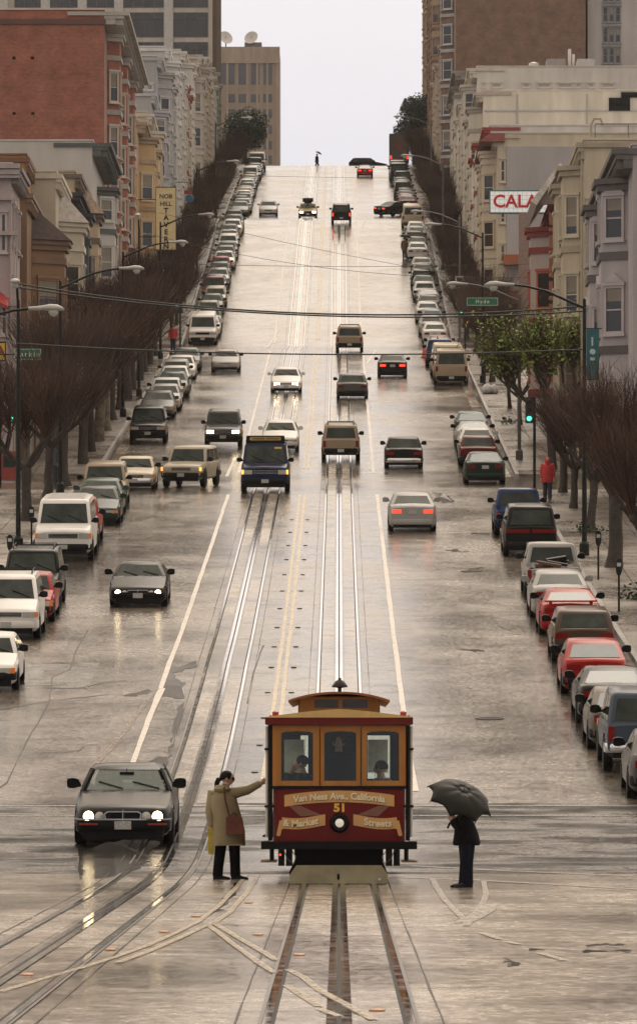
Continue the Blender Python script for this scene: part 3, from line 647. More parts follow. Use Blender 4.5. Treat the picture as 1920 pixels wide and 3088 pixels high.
# left kerb, facing downhill
car('hatch', -8.95, 149, 'down', 'white', 'white hatchback cut by the left frame edge, nearest parked on the left', PL)
car('minivan', -9.4, 166.5, 'down', 'white', 'white minivan parked on the left in front of the red car', PL, opts=('rack',))
car('sedan_box', -9.25, 173, 'down', 'red', 'red car mostly hidden behind the white minivan on the left', PL)
car('suv', -9.35, 178.5, 'down', 'black', 'black sport utility with roof rack parked between minivan and white van', PL, opts=('rack', 'chrome'), far=False)
car('van', -9.4, 201, 'down', 'white', 'white van with ribbed roof parked on the left kerb', PL, opts=('ribs',))
car('pickup', -9.4, 208.5, 'down', 'red', 'red pickup peeping out behind the ribbed white van', PL, opts=('chrome',))
car('sedan', -9.1, 221, 'down', 'dark green', 'dark green sedan with raised wipers parked on the left kerb', PL)
car('sedan', -9.2, 226.5, 'down', 'green', 'grey green sedan parked close behind the dark green sedan', PL)
car('suv', -9.25, 231.5, 'down', 'tan', 'old tan sport utility, last parked on the left before the second crossing', PL, opts=('chrome',))
car('sedan_box', -8.55, 246, 'down', 'cream', 'old cream sedan with wide dark grille standing at the second crossing', PL, opts=('chrome',))
car('suv', -9.36, 288.5, 'down', 'dark grey', 'dark sport utility with pale roof, first parked above the second crossing', PL, far=False)
# right kerb, facing uphill (seen from behind)
car('hatch', 6.65, 118.5, 'up', 'grey', 'grey hatchback cut by the right frame edge, nearest parked on the right', PR_)
car('suv', 6.55, 125.5, 'up', 'slate blue', 'slate blue sport utility with chrome bumper at the right frame edge', PR_, opts=('chrome',), far=False)
car('hatch', 6.4, 131.8, 'up', 'khaki', 'grey brown hatchback squeezed behind the slate blue sport utility', PR_)
car('coupe', 6.5, 139.2, 'up', 'dark grey', 'dark grey coupe with wide tail lamps below the red hatchback', PR_)
car('hatch', 6.4, 147.5, 'up', 'red', 'red hatchback with pale wet rear window, nearest red car on the right kerb', PR_)
car('wagon', 6.55, 157.5, 'up', 'brown', 'brown estate car with square red lamps and white plate on the right kerb', PR_)
car('coupe', 6.6, 168, 'up', 'red', 'bright red car with rear spoiler parked above the brown estate car', PR_, opts=('spoiler', 'bar'))
car('sedan', 6.55, 174.3, 'up', 'silver', 'silver sedan between the red spoiler car and the loaded pickup', PR_)
car('pickup', 6.65, 182.5, 'up', 'silver', 'pale pickup with its bed heaped with timber and sacks', PR_, opts=('load',))
car('minivan', 6.6, 203, 'up', 'dark grey', 'dark minivan with a red lamp bar across its tail', PR_, opts=('bar',))
car('pickup', 6.55, 214, 'up', 'blue', 'blue pickup with open empty bed parked before the second crossing', PR_)
car('sedan', 6.3, 254, 'up', 'dark green', 'dark green rounded sedan parked right at the second crossing', PR_, far=False)
car('sedan_box', 6.4, 271, 'up', 'maroon', 'dark red boxy sedan parked above the dark green sedan', PR_, far=False)
car('sedan', 6.5, 277.5, 'up', 'white', 'white sedan mostly hidden behind the dark red boxy sedan', PR_)
car('coupe', 6.5, 284.5, 'up', 'silver', 'silver coupe between white and dark teal cars on the right', PR_)
car('hatch', 6.55, 292, 'up', 'teal', 'dark teal hatchback, last before the empty stretch of right kerb', PR_)
car('van', 6.55, 344, 'up', 'tan', 'tan panel van with two square rear windows below Hyde', PR_, far=False)
car('van', 6.5, 352, 'up', 'cream', 'cream van parked directly ahead of the tan panel van', PR_)
car('pickup', 6.3, 366, 'up', 'blue', 'blue pickup with orange cones beside it near Hyde', PR_)
car('sedan', 6.5, 374, 'up', 'white', 'white sedan parked ahead of the blue pickup at Hyde', PR_)
car('hatch', 6.5, 380.5, 'up', 'maroon', 'dark red hatchback, last parked on the right before Hyde', PR_)
ORD = ['first', 'second', 'third', 'fourth', 'fifth', 'sixth', 'seventh', 'eighth', 'ninth', 'tenth', 'eleventh', 'twelfth', 'thirteenth', 'fourteenth', 'fifteenth', 'sixteenth', 'seventeenth', 'eighteenth', 'nineteenth', 'twentieth', 'twenty-first', 'twenty-second', 'twenty-third', 'twenty-fourth', 'twenty-fifth']
rr = random.Random(21)
TYN = {'sedan': 'sedan', 'sedan_box': 'boxy sedan', 'coupe': 'coupe', 'hatch': 'hatchback', 'wagon': 'estate car', 'suv': 'sport utility', 'van': 'van', 'minivan': 'minivan', 'pickup': 'pickup'}
def row(side, spec, where, group, y, step):
    for i, s in enumerate(spec):
        ty, c = s[:2]
        yy = y if len(s) < 3 else s[2]
        x = (-9.45 if side < 0 else 6.6) + rr.uniform(-.15, .15)
        car(ty, x, yy, 'down' if side < 0 else 'up', c, f'{c} {TYN[ty]}, {ORD[i]} parked uphill of {where}', group)
        y = yy + CT[ty][0] + step + rr.uniform(-.2, .5)
row(-1, [('sedan','grey',310.5),('sedan','silver'),('sedan_box','white'),('sedan','green'),('sedan','white'),('wagon','silver'),('sedan','white'),('sedan','green',361)], 'the dark sport utility on the left, below Hyde', PL, 311, 1.9)
row(-1, [('van','white',412),('sedan','white'),('sedan','grey'),('sedan_box','silver'),('sedan','dark grey'),('wagon','beige'),('suv','maroon'),('sedan','pale blue'),('sedan','silver'),('sedan','green'),('hatch','red'),('sedan','white'),('sedan','grey'),('coupe','green'),('wagon','white'),('sedan','silver'),('sedan','grey'),('sedan','white'),('sedan','green'),('hatch','dark grey')], 'Hyde, left kerb', PL, 412, 1.3)
row(-1, [('sedan','green',561),('sedan','silver'),('hatch','dark grey'),('sedan','grey'),('sedan','white'),('sedan','cream'),('coupe','silver'),('sedan','green'),('wagon','white'),('sedan','grey'),('sedan','tan'),('sedan','dark green'),('minivan','white'),('sedan','dark grey'),('sedan','silver'),('sedan','grey'),('suv','black'),('van','beige')], 'the third crossing, left kerb', PL, 561, 1.3)
row(1, [('sedan','white',413),('sedan','silver'),('hatch','pale blue'),('sedan','white'),('sedan','grey'),('coupe','silver'),('sedan_box','white'),('sedan','green'),('wagon','dark grey'),('sedan','dark green'),('sedan','silver'),('sedan','white',489),('sedan','dark grey'),('sedan_box','grey'),('sedan','silver'),('hatch','white'),('van','cream',525)], 'Hyde, right kerb', PR_, 413, 1.3)
row(1, [('sedan','maroon',573),('hatch','red'),('sedan','dark grey'),('sedan','black'),('suv','dark grey'),('sedan','grey'),('sedan','silver'),('sedan','green'),('minivan','black'),('van','dark grey',636),('van','black'),('sedan','grey')], 'the third crossing, right kerb', PR_, 573, 1.4)
for k in [q for q in PROTO.values()]: pass
def box_truck():
    o = thing('delivery_truck', 'brown delivery truck with square box body parked at the crest, rear lamps lit', 'truck', group=None)
    br, dk = M('truck_brown', (.1, .062, .045), .5), 'trim_black'
    MB().box(-1.15,1.15,-3.2,1.7,.75,3.9).build('box_body', br, o, 0)
    b = MB(); b.box(-1.05,1.05,-3.215,-3.19,.95,3.7); b.build('rear_door', M('truck_door', (.13,.09,.07), .5), o, 0)
    b = MB(); b.prism([(1.7,.75),(3.1,.75),(3.2,1.5),(2.6,2.9),(1.7,2.9)], -1.1, 1.1, 'YZ'); b.build('cab', br, o, 30)
    MB().box(-1.12,-1.0,1.9,2.7,1.8,2.6).box(1.0,1.12,1.9,2.7,1.8,2.6).build('side_window', 'glass_dark', o, 0)
    b = MB(); b.prism([(-.25, 2.9),(.25,2.9),(.45,2.5),(0,1.9),(-.45,2.5)], -3.24, -3.21, 'XZ'); b.build('emblem', M('emblem_red', (.25,.06,.05), .5), o, 0)
    for s in (-1, 1):
        MB().box(s*.98-.11, s*.98+.11, -3.24, -3.19, .95, 1.35).build('tail_light', 'red_lit', o, 0)
        for y in (-1.9, 2.3):
            MB().lathe([(.25,-.14),(.45,-.14),(.48,-.1),(.48,.1),(.45,.14),(.25,.14)], 16, axis='X').build('wheel', 'rubber', o, 40, (s*.95, y, .48))
    MB().box(-1.1,1.1,-3.3,-3.1,.5,.72).box(-1,1,-3,2.9,.5,.78).build('rear_bumper', dk, o, 0)
    o.matrix_world = veh_matrix(7.0, 690, 0); return o
box_truck()
# ---------------------------------------------------------------- buildings
WIN = {}
def win_mesh(w, h, trim, style):
    k = (round(w, 2), round(h, 2), trim, style)
    if k in WIN: return WIN[k]
    b = MB(); f = .1; hw = w / 2
    for x0, x1, z0, z1 in ((-hw, -hw+f, 0, h), (hw-f, hw, 0, h), (-hw+f, hw-f, h-f, h), (-hw+f, hw-f, 0, f)): b.box(x0, x1, -.06, .05, z0, z1, 0)
    b.box(-hw-.06, hw+.06, -.14, .02, -.1, -.003, 0); b.box(-hw-.05, hw+.05, -.11, .02, h+.003, h+.13, 0)
    b.box(-hw+f, hw-f, -.03, .0, h*.5-.03, h*.5+.03, 0)
    if style == 'arch': b.prism([(-hw, h+.133), (hw, h+.133), (0, h+.5)], -.12, .02, 'XZ', 0)
    g = MB(); bl = {0: 0, 1: .45, 2: .8, 'arch': .3}[style]
    z = h - f
    b.box(-hw+f, hw-f, -.012, .03, f, z, 1)
    if bl: b.box(-hw+f+.02, hw-f-.02, -.016, .0, z-(z-f)*bl, z, 2)
    WIN[k] = b.mesh('window', [trim, 'pane', 'blind'], 0); return WIN[k]
brng = random.Random(5)
def wallmat(key, col, kind='stucco'):
    if kind == 'brick': return M('brick_' + key, col, .85, var=.2, scale=.9, kind='brick')
    if kind == 'siding': return M('siding_' + key, col, .6, var=.12, scale=.6, kind='siding', stretch=(1, 1, .25))
    return M('stucco_' + key, col, .75, var=.16, scale=.5, stretch=(1.5, 1.5, .3), bump=.1)
def building(label, side, Y0, Y1, ztop, col, kind='stucco', xf=None, depth=15, bays=2, bayd=1.0, fl=3.3, trim=(.5,.47,.42), cornice=None, cd=.6, roof=None, wins=(), near=(), cat='building', corb=True, baytop=None, bayroof=None, name='townhouse', style=0, nwin=3, face_trim=True, parapet=.5):
    xf = (FL if side < 0 else FR) if xf is None else xf
    zb = elev(Y0); col = tuple(min(.78, c * 1.28) for c in col); trim = tuple(min(.8, c * 1.25) for c in trim); o = thing(name, label, cat, (xf, Y0, zb)); Hh = ztop - zb; Ly = Y1 - Y0
    key = name + str(len(MATS)); wm = wallmat(key, col, kind); tm = M('trim_' + key, trim, .6, var=.15, scale=.8); cm = M('cornice_' + key, cornice or trim, .6, var=.2, scale=.7)
    def P(u, y, z): return (side * u, y, z)
    b = MB()
    def bx_(mb, u0, u1, y0, y1, z0, z1, m=0): mb.box(min(side*u0, side*u1), max(side*u0, side*u1), y0, y1, z0, z1, m)
    bx_(b, 0, depth, 0, Ly, -3, Hh - parapet); b.build('wall', wm, o, 0)
    if parapet > .2:
        b = MB()
        for u0, u1, y0, y1 in ((0, .25, 0, Ly), (depth-.25, depth, 0, Ly), (.253, depth-.253, 0, .25), (.253, depth-.253, Ly-.25, Ly)): bx_(b, u0, u1, y0, y1, Hh-parapet+.003, Hh)
        for u0, u1, y0, y1 in ((-.06, .3, -.06, Ly+.02), (depth-.3, depth+.05, -.06, Ly+.02), (.303, depth-.303, -.06, .3), (.303, depth-.303, Ly-.3, Ly+.02)): bx_(b, u0, u1, y0, y1, Hh+.003, Hh+.09, 1)
        b.build('parapet', [wm, tm], o, 0)
        rf = MB(); bx_(rf, .26, depth-.26, .26, Ly-.26, Hh-parapet+.004, Hh-parapet+.03); rf.build('roof', roof or M('roof_tar', (.2,.19,.19), .6, var=.3, scale=.6), o, 0)
    if cd:
        b = MB(); z = Hh - .12
        bx_(b, -cd, -.003, -.12, Ly, z-.22, z); bx_(b, -cd*.8, -.003, -.08, Ly, z-.42, z-.223); bx_(b, -cd*.45, -.003, -.05, Ly, z-.75, z-.423)
        bx_(b, -.003, min(2.2, depth*.15), -.12, -.003, z-.22, z)
        if corb:
            for i in range(int(Ly / .9) + 1):
                y = min(i * .9 + .05, Ly - .2); bx_(b, -cd*.75, -cd*.453, y, y+.18, z-.78, z-.425)
        b.build('cornice', cm, o, 0)
    nf = max(1, int((Hh - 1.5) / fl)); top = Hh - (baytop if baytop is not None else 1.1)
    def put(parent, mesh, p, nrm_ang): return link('window', mesh, parent, mat=Matrix.Translation(p) @ Matrix.Rotation(nrm_ang, 4, 'Z'))
    slots = []
    for k in range(bays):
        c = Ly * (k + .5) / bays; w2 = min(1.75, Ly / bays / 2 - .35); y0, y1 = c - w2, c + w2; ch = bayd * .62; z0 = 3.1
        poly = [(0.0, y0), (-bayd, y0 + ch), (-bayd, y1 - ch), (0.0, y1)]
        bay = MB().prism([(side*(u + (.01 if u == 0 else 0)), y) for u, y in poly], z0, top, 'XY').build('bay_window', wm, o, 0)
        def ring(gw, za, zb_, nm='bay_belt'): MB().prism([(side*u, y) for u, y in ((-.004, y0-gw), (-bayd-gw, y0+ch-gw*.5), (-bayd-gw, y1-ch+gw*.5), (-.004, y1+gw))], za, zb_, 'XY').build(nm, cm if cornice else tm, bay, 0)
        ring(.28, top+.003, top+.22, 'bay_cap'); ring(.16, top-.25, top-.003)
        for q in range(nf):
            zz = z0 + q * fl
            if zz + .4 < top: ring(.09, zz-.003, zz+.3)
        if bayroof:
            rt = MB(); hh_ = 1.6
            A = [P(-bayd-.35, y0+ch-.3, top+.223), P(-bayd-.35, y1-ch+.3, top+.223), P(-.004, y1+.4, top+.223), P(-.004, y0-.4, top+.223)]
            B = [P(-.3, y0+ch, top+hh_), P(-.3, y1-ch, top+hh_), P(-.004, y1-.2, top+hh_), P(-.004, y0+.2, top+hh_)]
            rt.rings([A, B]).build('bay_roof', bayroof, bay, 0)
        for q in range(nf):
            zz = z0 + q * fl + .75; wh = min(1.85, top - zz - .45)
            if wh < 1: continue
            fw_ = math.hypot(bayd, ch)
            for (ua, ya), (ub, yb), wl in ((poly[0], poly[1], fw_), (poly[1], poly[2], y1-y0-2*ch), (poly[2], poly[3], fw_)):
                me = win_mesh(min(1.15, wl * .74), wh, tm, brng.choice([0, 0, 1, 2]) if not style else style)
                mid = Vector(P((ua+ub)/2, (ya+yb)/2, zz)); d = (Vector(P(ub, yb, 0)) - Vector(P(ua, ya, 0))).normalized()
                n = Vector((d.y, -d.x, 0)); 
                if n.dot(Vector((-side, 0, 0))) < 0 : n = -n
                put(bay, me, mid + n * .02, math.atan2(n.y, n.x) + math.pi / 2)
        slots.append((y0, y1))
    # windows on the flat street front between the bays, door and garage below
    ys = [(a[1] + c[0]) / 2 for a, c in zip(slots, slots[1:])] if bays > 1 else []
    if bays == 0: ys = [Ly * (k + .5) / nwin for k in range(nwin)]
    fn = -math.pi / 2 if side > 0 else math.pi / 2
    for y in ys:
        for q in range(nf):
            zz = 3.1 + q * fl + .75; wh = min(1.85, Hh - zz - 1.1)
            if wh > .9: put(o, win_mesh(.95, wh, tm, brng.choice([0, 1, 2])), P(-.03, y, zz), fn)
    b = MB(); bx_(b, -.06, .05, Ly*.55, Ly*.55+1.2, -.4, 2.6, 0); b.build('door', M('door_dark', (.07,.04,.03), .5), o, 0)
    b = MB(); bx_(b, -.05, .05, Ly*.14, Ly*.14+2.3, -.4, 2.3, 0); b.build('garage_door', M('garage_paint', (.3,.28,.25), .6), o, 0)
    for (xa, xb, ya, yb) in near:              # windows on the wall that faces the camera: photograph pixels
        X0, X1, Za, Zb = bx(xa, Y0) - xf, bx(xb, Y0) - xf, bz(yb, Y0) - zb, bz(ya, Y0) - zb
        link('window', win_mesh(X1 - X0, Zb - Za, tm, brng.choice([0, 0, 1])), o, ((X0 + X1) / 2, -.03, Za))
    o['_h'] = Hh; return o
# --- left side, from the second crossing up
o = building('mauve corner house with stepped grey cornices and red edged awning', -1, 265.6, 272.5, bz(497, 266), (.36,.3,.3), xf=-14.75, bays=0, cornice=(.27,.25,.25), cd=.5, trim=(.4,.36,.36), near=((0,22,640,760),(2,24,900,1010)))
b = MB()
for i, (x0, x1, y0, y1) in enumerate(((-200, 85, 497, 512), (-200, 75, 515, 530), (-200, 62, 532, 540), (-200, 52, 700, 712), (-200, 52, 905, 925), (-200, 56, 598, 606))):
    X0, X1 = bx(x0, 265.6) + 14.75, bx(min(x1, 60), 265.6) + 14.75; b.box(X0, X1, -.45 + i * .05, -.004, bz(y1, 266) - elev(265.6), bz(y0, 266) - elev(265.6))
for x in (30, 40, 48): X = bx(x, 265.6) + 14.75; b.box(X, X + .07, -.1, -.006, 2.5, bz(715, 266) - elev(265.6))
b.build('wall_moulding', M('mauve_trim', (.4,.35,.34), .6), o, 0)
b = MB(); b.add([(-2, -1.1, 8.6), (-.1, -1.1, 7.55), (-.1, -.004, 8.05), (-2, -.004, 9.1), (-2, -1.1, 8.45), (-.1, -1.1, 7.4), (-.1, -.004, 7.9), (-2, -.004, 8.95)], [(0,1,2,3),(4,7,6,5),(0,4,5,1),(1,5,6,2),(2,6,7,3),(3,7,4,0)]); b.build('awning', M('awning_red', (.4,.04,.04), .6), o, 0)
SH = M('shingle_brown', (.075,.05,.045), .8, var=.3, scale=3); SHW = M('shingle_pale', (.5,.46,.42), .7, var=.2, scale=3); TILE = M('tile_clay', (.42,.3,.22), .7, var=.3, scale=5)
building('brown timber house with dark shingled roof over its bay', -1, 274, 286, bz(575, 274), (.21,.125,.07), 'siding', xf=-14.5, bays=1, bayd=1.5, trim=(.26,.15,.08), cornice=(.24,.15,.1), bayroof=SH, baytop=2.1, cd=.3)
building('small orange shingled house behind the white sloping roofs', -1, 286.5, 292, bz(470, 287), (.3,.15,.04), 'siding', xf=-15.2, bays=0, trim=(.16,.08,.05), cd=.2, near=())
building('cream house with white sloping roof over its tall bay', -1, 292.5, 303, bz(520, 293), (.45,.41,.33), 'siding', bays=1, bayd=1.15, trim=(.5,.46,.38), bayroof=SHW, baytop=2.4, cd=.35)
building('dark blue narrow house with black cornice and round awning', -1, 303.5, 313, bz(575, 304), (.05,.06,.085), 'siding', bays=1, bayd=1.0, trim=(.04,.045,.06), cornice=(.03,.032,.04), cd=.9)
building('tan house with clay tiled eave above dark brackets', -1, 313.5, 328, bz(520, 314), (.4,.32,.22), bays=1, bayd=1.0, trim=(.4,.33,.25), cornice=(.16,.12,.09), bayroof=TILE, baytop=1.9, cd=.4)
building('pale grey boarded house with heavy dark cornice below the red brick wall', -1, 336, 352.5, bz(424, 336), (.43,.42,.4), 'siding', bays=1, bayd=1.0, trim=(.48,.47,.44), cornice=(.1,.11,.11), cd=1.1, corb=True, baytop=2.2)
o = building('tall red brick apartment house with grey overhanging cornice at Hyde', -1, 353, 389.5, bz(28, 353), (.33,.1,.06), 'brick', depth=26, bays=3, bayd=.75, trim=(.5,.46,.4), cornice=(.45,.43,.39), cd=1.5, name='apartment_house')
for x0, x1, y0, y1 in ((37,47,169,178),(93,103,169,178),(38,47,337,345),(94,104,337,345)):
    X0, X1 = bx(x0,353)-FL, bx(x1,353)-FL; z0, z1 = bz(y1,353)-elev(353), bz(y0,353)-elev(353); MB().box(X0,X1,-.01,.05,z0,z1).build('vent', 'trim_black', o, 0)
MB().box(-26.0, .1, -.09, -.004, bz(72, 353)-elev(353), bz(56, 353)-elev(353)).build('brick_band', wallmat('dark_band', (.14,.075,.06)), o, 0)
building('tan bay windowed house on the far side of Hyde', -1, 411.5, 428, bz(362, 411.5), (.43,.31,.17), bays=2, bayd=1.1, trim=(.52,.44,.34), cornice=(.4,.31,.22), cd=.7, near=((404,413,440,520),))
building('cream house with flat cornice beyond the tan bay house', -1, 428.5, 441, 47.2, (.45,.39,.29), bays=1, trim=(.5,.46,.4), cd=.6)
building('grey flat walled house with dark window strip', -1, 441.5, 454, bz(275, 441.5), (.32,.32,.325), 'siding', bays=1, trim=(.42,.43,.46), cd=.4, near=((372,388,252,270),(390,430,252,270)) and ())
building('blue grey tall house with white edged roof', -1, 455, 474, bz(168, 455), (.32,.325,.335), 'siding', bays=2, trim=(.5,.5,.5), cornice=(.48,.48,.48), cd=.5, near=((376,390,253,270),(394,416,253,270),(420,440,253,270),(442,462,253,270)))
building('white house with rooftop chimneys', -1, 475, 489, bz(140, 475), (.47,.46,.44), 'siding', bays=2, trim=(.6,.6,.6), cd=.5)
building('light grey house with ornate white bays', -1, 490, 505, 58.4, (.43,.42,.4), bays=2, trim=(.6,.59,.57), cd=.6)
building('cream house with red shop canopy and tall red sign', -1, 506, 521, 59.2, (.45,.4,.33), bays=2, trim=(.5,.47,.42), cornice=(.34,.12,.1), cd=.7)
building('white corner house before the third crossing on the left', -1, 522, 536.5, 63, (.5,.49,.47), bays=2, trim=(.58,.56,.52), cd=.6)
building('ivory apartment house at the third crossing, left side', -1, 558.5, 580, bz(190, 558.5), (.46,.43,.38), bays=2, trim=(.52,.5,.46), cd=.8, name='apartment_house')
building('beige bayed house above the ivory apartment house', -1, 580.5, 605, 69.5, (.42,.37,.3), bays=3, trim=(.5,.46,.4), cd=.7)
building('pale stone house below the green walled one', -1, 605.5, 630, 72.5, (.44,.42,.39), bays=3, trim=(.5,.48,.45), cd=.7)
building('dark green narrow walled house under the office block', -1, 630.5, 652, bz(180, 631), (.12,.15,.13), bays=2, trim=(.3,.31,.28), cd=.4)
# office block with ribbon windows, left of the crest
o = building('concrete office block with large dark ribbon windows and brown edge', -1, 655, 682, 112, (.46,.43,.38), bays=0, depth=34, cd=0, trim=(.3,.29,.27), parapet=0, name='office_block', nwin=6, fl=3.4)
zb = elev(655)
OW = M('office_glass', (.05,.05,.055), .08, var=.3, scale=.3, spec=.7)
for fl_ in range(9):
    zt = bz(36, 655) - zb + 3.3 * (fl_ - 3)
    for x0, x1, n in ((525, 626, 3), (370, 498, 4), (262, 350, 3), (150, 240, 3), (45, 130, 3), (-80, 20, 3)):
        X0, X1 = bx(x0, 655) - FL, bx(x1, 655) - FL; b = MB(); b.box(X0, X1, -.05, .05, zt - 2.75, zt, 1)
        for k in range(n + 1): x = X0 + (X1 - X0) * k / n; b.box(x - .05, x + .05, -.09, -.053, zt - 2.75, zt, 0)
        b.box(X0, X1, -.1, -.055, zt - .75, zt - .67, 0); b.build('window', [M('office_frame', (.09,.085,.08), .5), OW], o, 0)
for x in (10, 137, 248, 358, 508): 
    X = bx(x, 655) - FL; MB().box(X - .5, X + .5, -.35, -.004, 8, 112 - zb).build('pier', M('pier_white', (.58,.57,.55), .7), o, 0)
b = MB()
for k in range(14): b.box(-.02, .45, .3 + k * 1.9, 1.2 + k * 1.9, 3, 112 - zb)
b.build('brown_fin', wallmat('brown_fin', (.16,.11,.08)), o, 0)
# far tower beyond the crest with satellite dishes
Yt = 1427; X0, X1 = bx(650, Yt), bx(842, Yt); zg = elev(Yt); zt = bz(140, Yt)
o = thing('far_tower', 'tan tower block beyond the crest carrying two white satellite dishes', 'building', (X1, Yt, zg)); Wd = X1 - X0; h = zt - zg
wm = wallmat('far_tower', (.33,.25,.185)); MB().box(-Wd, 0, 0, 30, -4, h).build('wall', wm, o, 0)
b = MB()
for k in range(7): x = -Wd + .4 + k * (Wd - .4) / 6.2; b.box(x - .25, x + .25, -.35, -.004, 0, h - 4)
b.box(-Wd - .1, .12, -.5, -.004, h - 4, h - .01); b.build('stone_pier', wallmat('far_pier', (.38,.3,.225)), o, 0)
for x0, x1, y0, y1 in [(a, a + 26, 187, 254) for a in (655, 681, 719, 757, 794)] + [(a, a + 27, yy, yy + 26) for a in (681, 719, 756, 793) for yy in (282, 328, 376, 424, 468)]:
    MB().box(bx(x0, Yt) - X1, bx(x1, Yt) - X1, -.06, .05, bz(y1, Yt) - zg, bz(y0, Yt) - zg).build('window', OW, o, 0)
for xx, yaw in ((680, .5), (757, -.4)):
    d = thing('satellite_dish', f'white satellite dish on the far tower roof, {"left" if xx < 700 else "right"} one of the two', 'dish', (bx(xx, Yt), Yt + 3, zt), 'satellite dishes on the far tower')
    b = MB(); b.lathe([(.0, .55), (.8, .42), (1.5, .1), (1.75, -.15), (1.7, -.2), (.8, .28), (0, .4)], 18, axis='Y'); q = b.build('reflector', M('dish_white', (.62,.6,.58), .5), d, 40, (0, 0, 2.6)); q.rotation_euler = (R(-25), 0, yaw)
    MB().tube([(0,.6,0),(0,.6,2.4)], .15, 8).tube([(0,-1.2,2.9),(0,.3,2.5)], .06, 6).build('mount', 'pole_grey', d)
MB().box(-Wd*.55, -Wd*.28, 4, 9, h+.003, h+1.6).build('roof_plant', 'pole_grey', o, 0)
# --- right side
building('mauve grey house with deep bracketed cornice at the right frame edge', 1, 222, 243, 23.2, (.36,.335,.35), bays=2, bayd=1.0, trim=(.42,.39,.41), cornice=(.13,.12,.12), cd=.8, style='arch', fl=3.6)
OB_H = building('cream yellow house with tall narrow bays beyond the second crossing', 1, 266, 283, bz(421, 266), (.43,.375,.29), bays=2, bayd=.85, trim=(.5,.46,.36), cornice=(.42,.37,.28), cd=.35, fl=3.6, near=((1768,1792,600,720),(1768,1790,820,930)))
zb = elev(266); hh = bz(421,266)-zb; b = MB()
b.tube([(.5,.2,hh),(.5,.2,hh+.75),(14,.2,hh+.75)], .03, 6)
for k in range(9): b.tube([(.5+k*1.5,.2,hh),(.5+k*1.5,.2,hh+.75)], .02, 5)
b.build('roof_rail', 'pole_grey', OB_H); b = MB(); b.tube([(.35,1.2,hh-.4),(.35,1.2,hh+.8),(.5,1.2,hh+1.1),(.8,1.2,hh+1.1),(.9,1.2,hh+.8)], .06, 8); b.build('vent_pipe', M('pipe_tan', (.4,.36,.26), .5), OB_H)
b = MB(); b.tube([(-.1,.1,1),(-.1,.1,hh-.6)], .06, 8); b.build('drain_pipe', 'pipe_tan', OB_H)
o = building('narrow victorian house with white gable and red painted ornament', 1, 284, 300, bz(590, 284), (.42,.36,.34), 'siding', bays=1, bayd=1.6, trim=(.4,.1,.07), cornice=(.3,.05,.04), cd=.9, fl=3.5)
zb = elev(284); g0, g1, zp, ze = bx(1598, 285) - FR, bx(1745, 285) - FR, bz(500, 285) - zb, bz(615, 285) - zb
b = MB(); gm_ = (g0 + g1) / 2 + .2
b.prism([(g0, ze), (g0 + .25, ze - .2), (gm_ , zp - .35), (g1 - .2, ze + .55), (g1, ze + .7), (gm_, zp)], -.7, 12, 'XZ'); b.build('gable_roof', M('gable_white', (.7,.67,.64), .6, var=.2), o, 0)
MB().prism([(g0 + .3, ze - .1), (gm_, zp - .36), (g1 - .25, ze - .1)], -.25, .3, 'XZ').build('gable_wall', wallmat('gable_grey', (.33,.29,.28)), o, 0)
b = MB(); 
for i in range(7):
    z = 4 + i * 1.1; b.lathe([(0,-.1),(.09,-.09),(.12,0),(.0,.03)], 10, (bx(1658,285) - FR, -.35, z), 'Y'); b.box(bx(1652,285)-FR, bx(1664,285)-FR, -.3, -.1, z + .25, z + .85)
b.build('ornament', M('ornament_orange', (.36,.17,.1), .6), o, 30)
building('low shop building with dark front behind the leafing tree', 1, 301, 338, elev(301) + 8.5, (.33,.28,.25), bays=0, cd=.4, nwin=5, xf=11.6)
o = building('cream corner house with red tiled eave and long grey side wall at Hyde', 1, 411.5, 430, bz(402, 411.5), (.5,.45,.35), bays=2, bayd=1.0, trim=(.5,.45,.37), cd=.5, depth=10.5, near=((1475,1496,480,548),(1478,1497,655,680),(1473,1495,735,790)) and ((1507,1524,480,548),(1507,1524,640,672),(1507,1524,735,790)), name='corner_house')
zb = elev(411.5)
MB().box(.62, 10.4, -.12, -.004, 4.2, bz(428, 411.5) - zb - .3).build('side_wall', wallmat('side_grey', (.45,.44,.45), 'siding'), o, 0)
b = MB(); b.add([(-1.3,-.5,bz(425,411)-zb), (.5,-.5,bz(425,411)-zb), (.5,-.1,bz(398,411)-zb), (-.5,-.1,bz(398,411)-zb), (-1.3,18,bz(425,411)-zb), (.5,18,bz(425,411)-zb), (.5,18,bz(398,411)-zb), (-.5,18,bz(398,411)-zb)], [(0,1,2,3),(4,7,6,5),(0,4,5,1),(0,3,7,4),(3,2,6,7),(1,5,6,2)]); b.build('tiled_eave', M('tile_red', (.22,.05,.04), .6, var=.3, scale=6), o, 0)
b = MB(); b.box(.3, 10.4, -1.4, -.005, 3.75, 4.1, 0); b.box(.5, 10.4, -1.3, -1.1, 3.0, 3.7, 1); b.box(.5, 10.4, -.9, -.7, 2.0, 2.9, 2); b.box(.4, 10.4, -1.2, -.006, 5.6, 6.3, 1)
b.build('shop_canopy', [M('canopy_tan', (.3,.22,.17), .6), M('canopy_orange', (.36,.12,.05), .6), M('canopy_dark', (.04,.05,.04), .6)], o, 0)
MB().box(2.2, 4.3, -1.37, -1.31, 2.95, 3.62).build('shop_sign', M('sign_teal', (.02,.12,.09), .5), o, 0)
text_mesh('H', .5, lambda c: Vector((3.5 + c.x, -1.375 - c.z, 3.35 + c.y)), 'sign_white', 'shop_sign_lettering', o)
for s_, z_ in (('LIT', 1.35), ('OUT', .75)): text_mesh(s_, .55, lambda c, z_=z_: Vector((.9 + c.x, -.96 - c.z, z_ + .9 + c.y)), M('letter_dim', (.4,.42,.38), .6), 'canopy_lettering', o)
